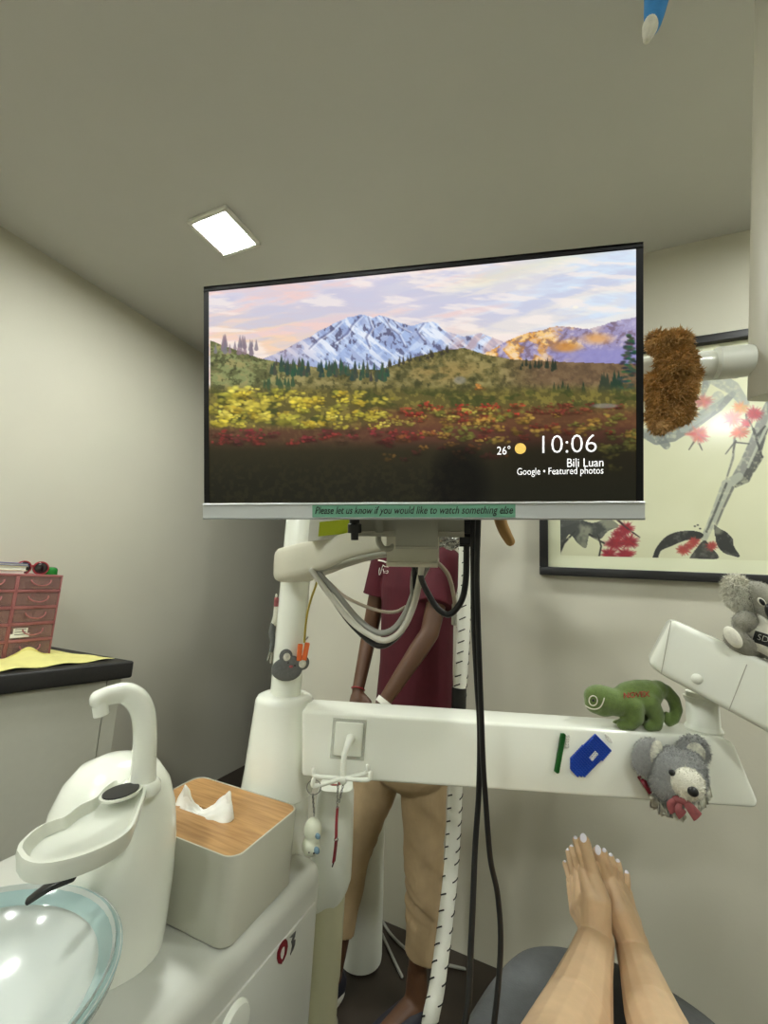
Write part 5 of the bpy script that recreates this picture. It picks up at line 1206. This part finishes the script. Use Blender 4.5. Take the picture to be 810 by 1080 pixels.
# ------------------------------------------------------------------ the standing person behind the arm
SL, SR = Yp(405, 594, 1.45), Yp(470, 594, 1.37); NK = Yp(441, 574, 1.43); HD = Yp(447, 520, 1.40)
eL, wL, hL = Yp(389, 672, 1.45), Yp(377.5, 728, 1.36), Yp(378, 760, 1.31)
eR, wR, hR = Yp(453, 668, 1.28), Yp(404, 742, 1.18), Yp(395, 768, 1.18)
fwd = V((-.42, -.9, 0)).normalized(); side = V((.9, -.42, 0)).normalized()
PFr = Matrix((side, -fwd, UP)).transposed()
pel = Yp(430, 800, 1.42); kR, aR = Yp(447, 905, 1.41), Yp(440, 1025, 1.42); kL, aL = Yp(375, 892, 1.42), Yp(350, 1035, 1.37)
hipR, hipL = Yp(447, 805, 1.42), Yp(402, 805, 1.43)
ch_ = Yp(440, 640, 1.42)
b = MB()
b.ell(HD, (.074, .092, .102), PFr); b.ell(HD + fwd * .022 + V((0, 0, -.052)), (.052, .062, .058), PFr)
b.ell(HD + fwd * .092 + V((0, 0, -.018)), (.012, .016, .018), PFr); b.cap(HD + fwd * .088 + V((0, 0, .016)), .008, HD + fwd * .096 + V((0, 0, -.016)), .010)
b.ell(HD + fwd * .080 + V((0, 0, -.056)), (.022, .010, .008), PFr)
for s_ in (-1, 1): b.ell(HD + side * s_ * .076 + V((0, 0, -.006)), (.010, .018, .028), PFr)
b.chain([HD + V((0, 0, -.06)), NK, NK + V((0, 0, -.06))], [.050, .048, .06])
b.chain([SL, NK + V((0, 0, -.05)), SR], [.042, .055, .042]); b.ell(ch_, (.125, .085, .22), PFr); b.ell(pel + V((0, 0, .03)), (.13, .09, .12), PFr)
b.chain([SL, eL, wL], [.036, .0285, .0205]); b.chain([SR, eR, eR.lerp(wR, .25), wR], [.037, .0285, .029, .0190])
b.chain([hipR, kR, aR], [.06, .044, .027]); b.chain([hipL, kL, aL], [.06, .044, .027])
def hand(b, w, h, palm_n, curl):
    t = (h - w).normalized(); s_ = t.cross(palm_n).normalized(); n_ = s_.cross(t)
    b.cap(w, .018, w + t * .035, .019)
    for i in range(4):
        o_ = (i - 1.5) * .0175; k0 = w + t * (.075 - abs(i - 1.2) * .004) + s_ * o_; L_ = (.036, .041, .038, .030)[i]
        b.cap(w + t * .02 + s_ * o_ * .5, .013, k0, .0105)
        k1_ = k0 + (t * .86 + n_ * curl * .5) * L_; k2_ = k1_ + (t * .55 + n_ * curl) .normalized() * L_ * .62; k3_ = k2_ + (t * .2 + n_ * curl).normalized() * L_ * .45
        b.chain([k0, k1_, k2_, k3_], [.0095, .0085, .0078, .0066])
    b.chain([w + t * .022 - s_ * .016, w + t * .046 - s_ * .036 + n_ * .010, w + t * .072 - s_ * .040 + n_ * .016], [.0125, .0100, .0080])
hand(b, wL, hL, V((.4, -.9, .1)), .6); hand(b, wR, hR, V((.1, .9, .3)), .6)
for A_ in (aR, aL): b.chain([A_, V((A_.x, A_.y, .055)), V((A_.x, A_.y, .04)) + fwd * .13], [.030, .034, .026])
st_ = b.blob('person', 'skins', None, .0045, 4); props(st_, 'person in maroon scrubs standing behind the white arm, head hidden by monitor', 'person')
# face and hair
for s_ in (-1, 1):
    p = HD + fwd * .084 + side * s_ * .030 + V((0, 0, .008)); MB().ell(p, (.0125, .006, .0075), PFr).build('eye', 'wbead', st_); MB().ell(p + fwd * .0045, (.0055, .0028, .0058), PFr).build('iris', 'black', st_)
    b = MB(); b.sweep(spline([HD + fwd * .088 + side * s_ * .016 + V((0, 0, .024)), HD + fwd * .088 + side * s_ * .032 + V((0, 0, .029)), HD + fwd * .080 + side * s_ * .046 + V((0, 0, .024))], 4), .003, .0035, 8, rounded=True); b.build('eyebrow', 'hair', st_)
M['lip'] = mat('lip', (150, 84, 76), .5); MB().ell(HD + fwd * .088 + V((0, 0, -.056)), (.022, .006, .007), PFr).build('lips', 'lip', st_)
b = MB(); b.ell(HD + V((0, 0, .022)) - fwd * .014, (.084, .098, .098), PFr); b.ell(HD - fwd * .07 + V((0, 0, -.03)), (.062, .05, .07), PFr); b.ell(HD - fwd * .125 + V((0, 0, .0)), (.035, .035, .04), PFr)
b.blob('hair', 'hair', st_, .005, 4, cut=None)
# scrub shirt: torso and flat ended sleeves
def col_ring(c, a_, b_, n=40): return [c + side * a_ * math.cos(2 * PI * k / n) - fwd * b_ * math.sin(2 * PI * k / n) for k in range(n)]
b = MB()
rings = []
for u, v, a_, b_ in ((433, 768, .150, .108), (436, 745, .148, .106), (438, 700, .140, .102), (439, 655, .140, .104), (440, 620, .146, .104), (440, 598, .142, .092), (441, 586, .105, .072), (441, 577, .070, .060)): rings.append(col_ring(Yp(u, v, 1.42), a_, b_))
b.loops(rings)
b.chain([SL + V((0, 0, .004)), NK + V((0, 0, -.045)), SR + V((0, 0, .004))], [.048, .058, .050])
def sleeve(b, s0, e0, k, r0, r1):
    t = (e0 - s0).normalized(); c1_ = s0 + (e0 - s0) * k; b.ell(s0, r0); b.sweep([s0, s0.lerp(c1_, .5), c1_], [r0, (r0 + r1) / 2, r1], [r0, (r0 + r1) / 2, r1], 24); return c1_
sl1 = sleeve(b, SL, eL, .44, .050, .053); sl2 = sleeve(b, SR, eR, .62, .054, .055)
shirt = b.blob('scrub_shirt', 'scrub', st_, .0045, 2)
b = MB()
for i_ in range(3): b.torus(sl1 + (SL - sl1).normalized() * (.002 + .001 * i_), zframe(eL - SL), .0525, .0016, 36, 6)
b.build('sleeve_trim', 'scrub', shirt)
# logo on the chest
sns = snapper(shirt, .0012)
def chest(name, pts, r): 
    w_ = [sns(u, v) for u, v in pts]; w_ = [p for p in w_ if p is not None]
    if len(w_) > 1: MB().tube(spline(w_, 3), r, 6, True).build(name, 'paper', shirt)
chest('logo_bar', [(399.5, 591), (404, 591.8), (408.5, 593.5), (411, 592.3), (415, 590.5)], .0030)
chest('logo_loop', [(404, 596), (402.5, 600), (401.5, 604), (400, 606.5), (399.8, 602), (400.5, 599)], .0011); chest('logo_loop', [(404, 596), (406, 597.5), (409.5, 598)], .0013); chest('logo_loop', [(404, 600), (405, 603), (409, 602), (408.5, 604.5), (404.5, 604)], .0013)
chest('sleeve_tag', [(381, 618), (384.5, 616)], .0028)
# khaki trousers
b = MB(); b.ell(pel + V((0, 0, .05)), (.148, .108, .11), PFr); b.ell(pel, (.150, .112, .10), PFr)
heR, heL = Yp(447, 1004, 1.415), Yp(357, 980, 1.39)
def leg(b, pts, rs): b.sweep(spline(pts, 6), rs, rs, 28)
leg(b, [hipR + V((0, 0, .08)), hipR, Yp(447, 850, 1.415), kR, Yp(448, 955, 1.41), heR], [.088, .084, .070, .061, .058, .0555])
leg(b, [hipL + V((0, 0, .08)), hipL, Yp(389, 850, 1.425), kL, Yp(367, 930, 1.41), heL], [.088, .082, .068, .058, .054, .052])
tr = b.blob('trousers', 'khaki', st_, .0045, 2)
# knee creases read as geometry
me = tr.data
for v in me.vertices:
    z = v.co.z; f_ = math.exp(-((z - .40) / .10) ** 2); a_ = math.atan2(v.normal.y, v.normal.x); v.co += v.normal * (.0032 * f_ * math.sin(z * 150 + 2.2 * math.sin(a_ * 2 + z * 9) + a_ * 1.5) * (.5 + .5 * math.sin(a_ * 1.0 + z * 14)) + .0018 * math.sin(z * 46 + 2.5 * a_))
me.update()
# shoes
for k, A_ in enumerate((aR, aL)):
    g0 = V((A_.x, A_.y, 0)); b = MB(); rings = []
    for s_, wd, hh_ in ((-.045, .018, .05), (-.03, .034, .062), (.0, .040, .060), (.05, .043, .058), (.10, .046, .052), (.14, .046, .046), (.175, .038, .038), (.195, .018, .026)):
        c = g0 + fwd * s_; rings.append([c + side * wd * math.copysign(abs(math.cos(a)) ** .7, math.cos(a)) + UP * (.012 + hh_ * .5 + hh_ * .5 * math.sin(a)) for a in [2 * PI * q / 24 for q in range(24)]])
    b.loops(rings); sh2 = b.build('shoe', 'shoe', st_)
    b = MB(); so_ = []
    for z_, gr_ in ((.0005, 0), (.004, .003), (.016, .003), (.019, 0)):
        so_.append([g0 + fwd * (.075 + (.122 + gr_) * math.cos(a)) + side * (.046 + gr_) * math.sin(a) * (1 - .12 * math.cos(a) * -1) + UP * z_ for a in [2 * PI * q / 36 for q in range(36)]])
    b.loops(so_); b.build('sole', 'paper' if k else 'shoe', sh2)
# watch and wristband
tw = (wR - eR).normalized(); b = MB(); b.sweep([wR - tw * .012, wR + tw * .004], .0232, .0232, 24); b.build('white_wristband', 'paper', st_)
tw = (wL - eL).normalized(); b = MB(); b.torus(wL - tw * .004, zframe(tw), .0222, .0026, 28, 8); b.build('red_bracelet', 'red', st_)
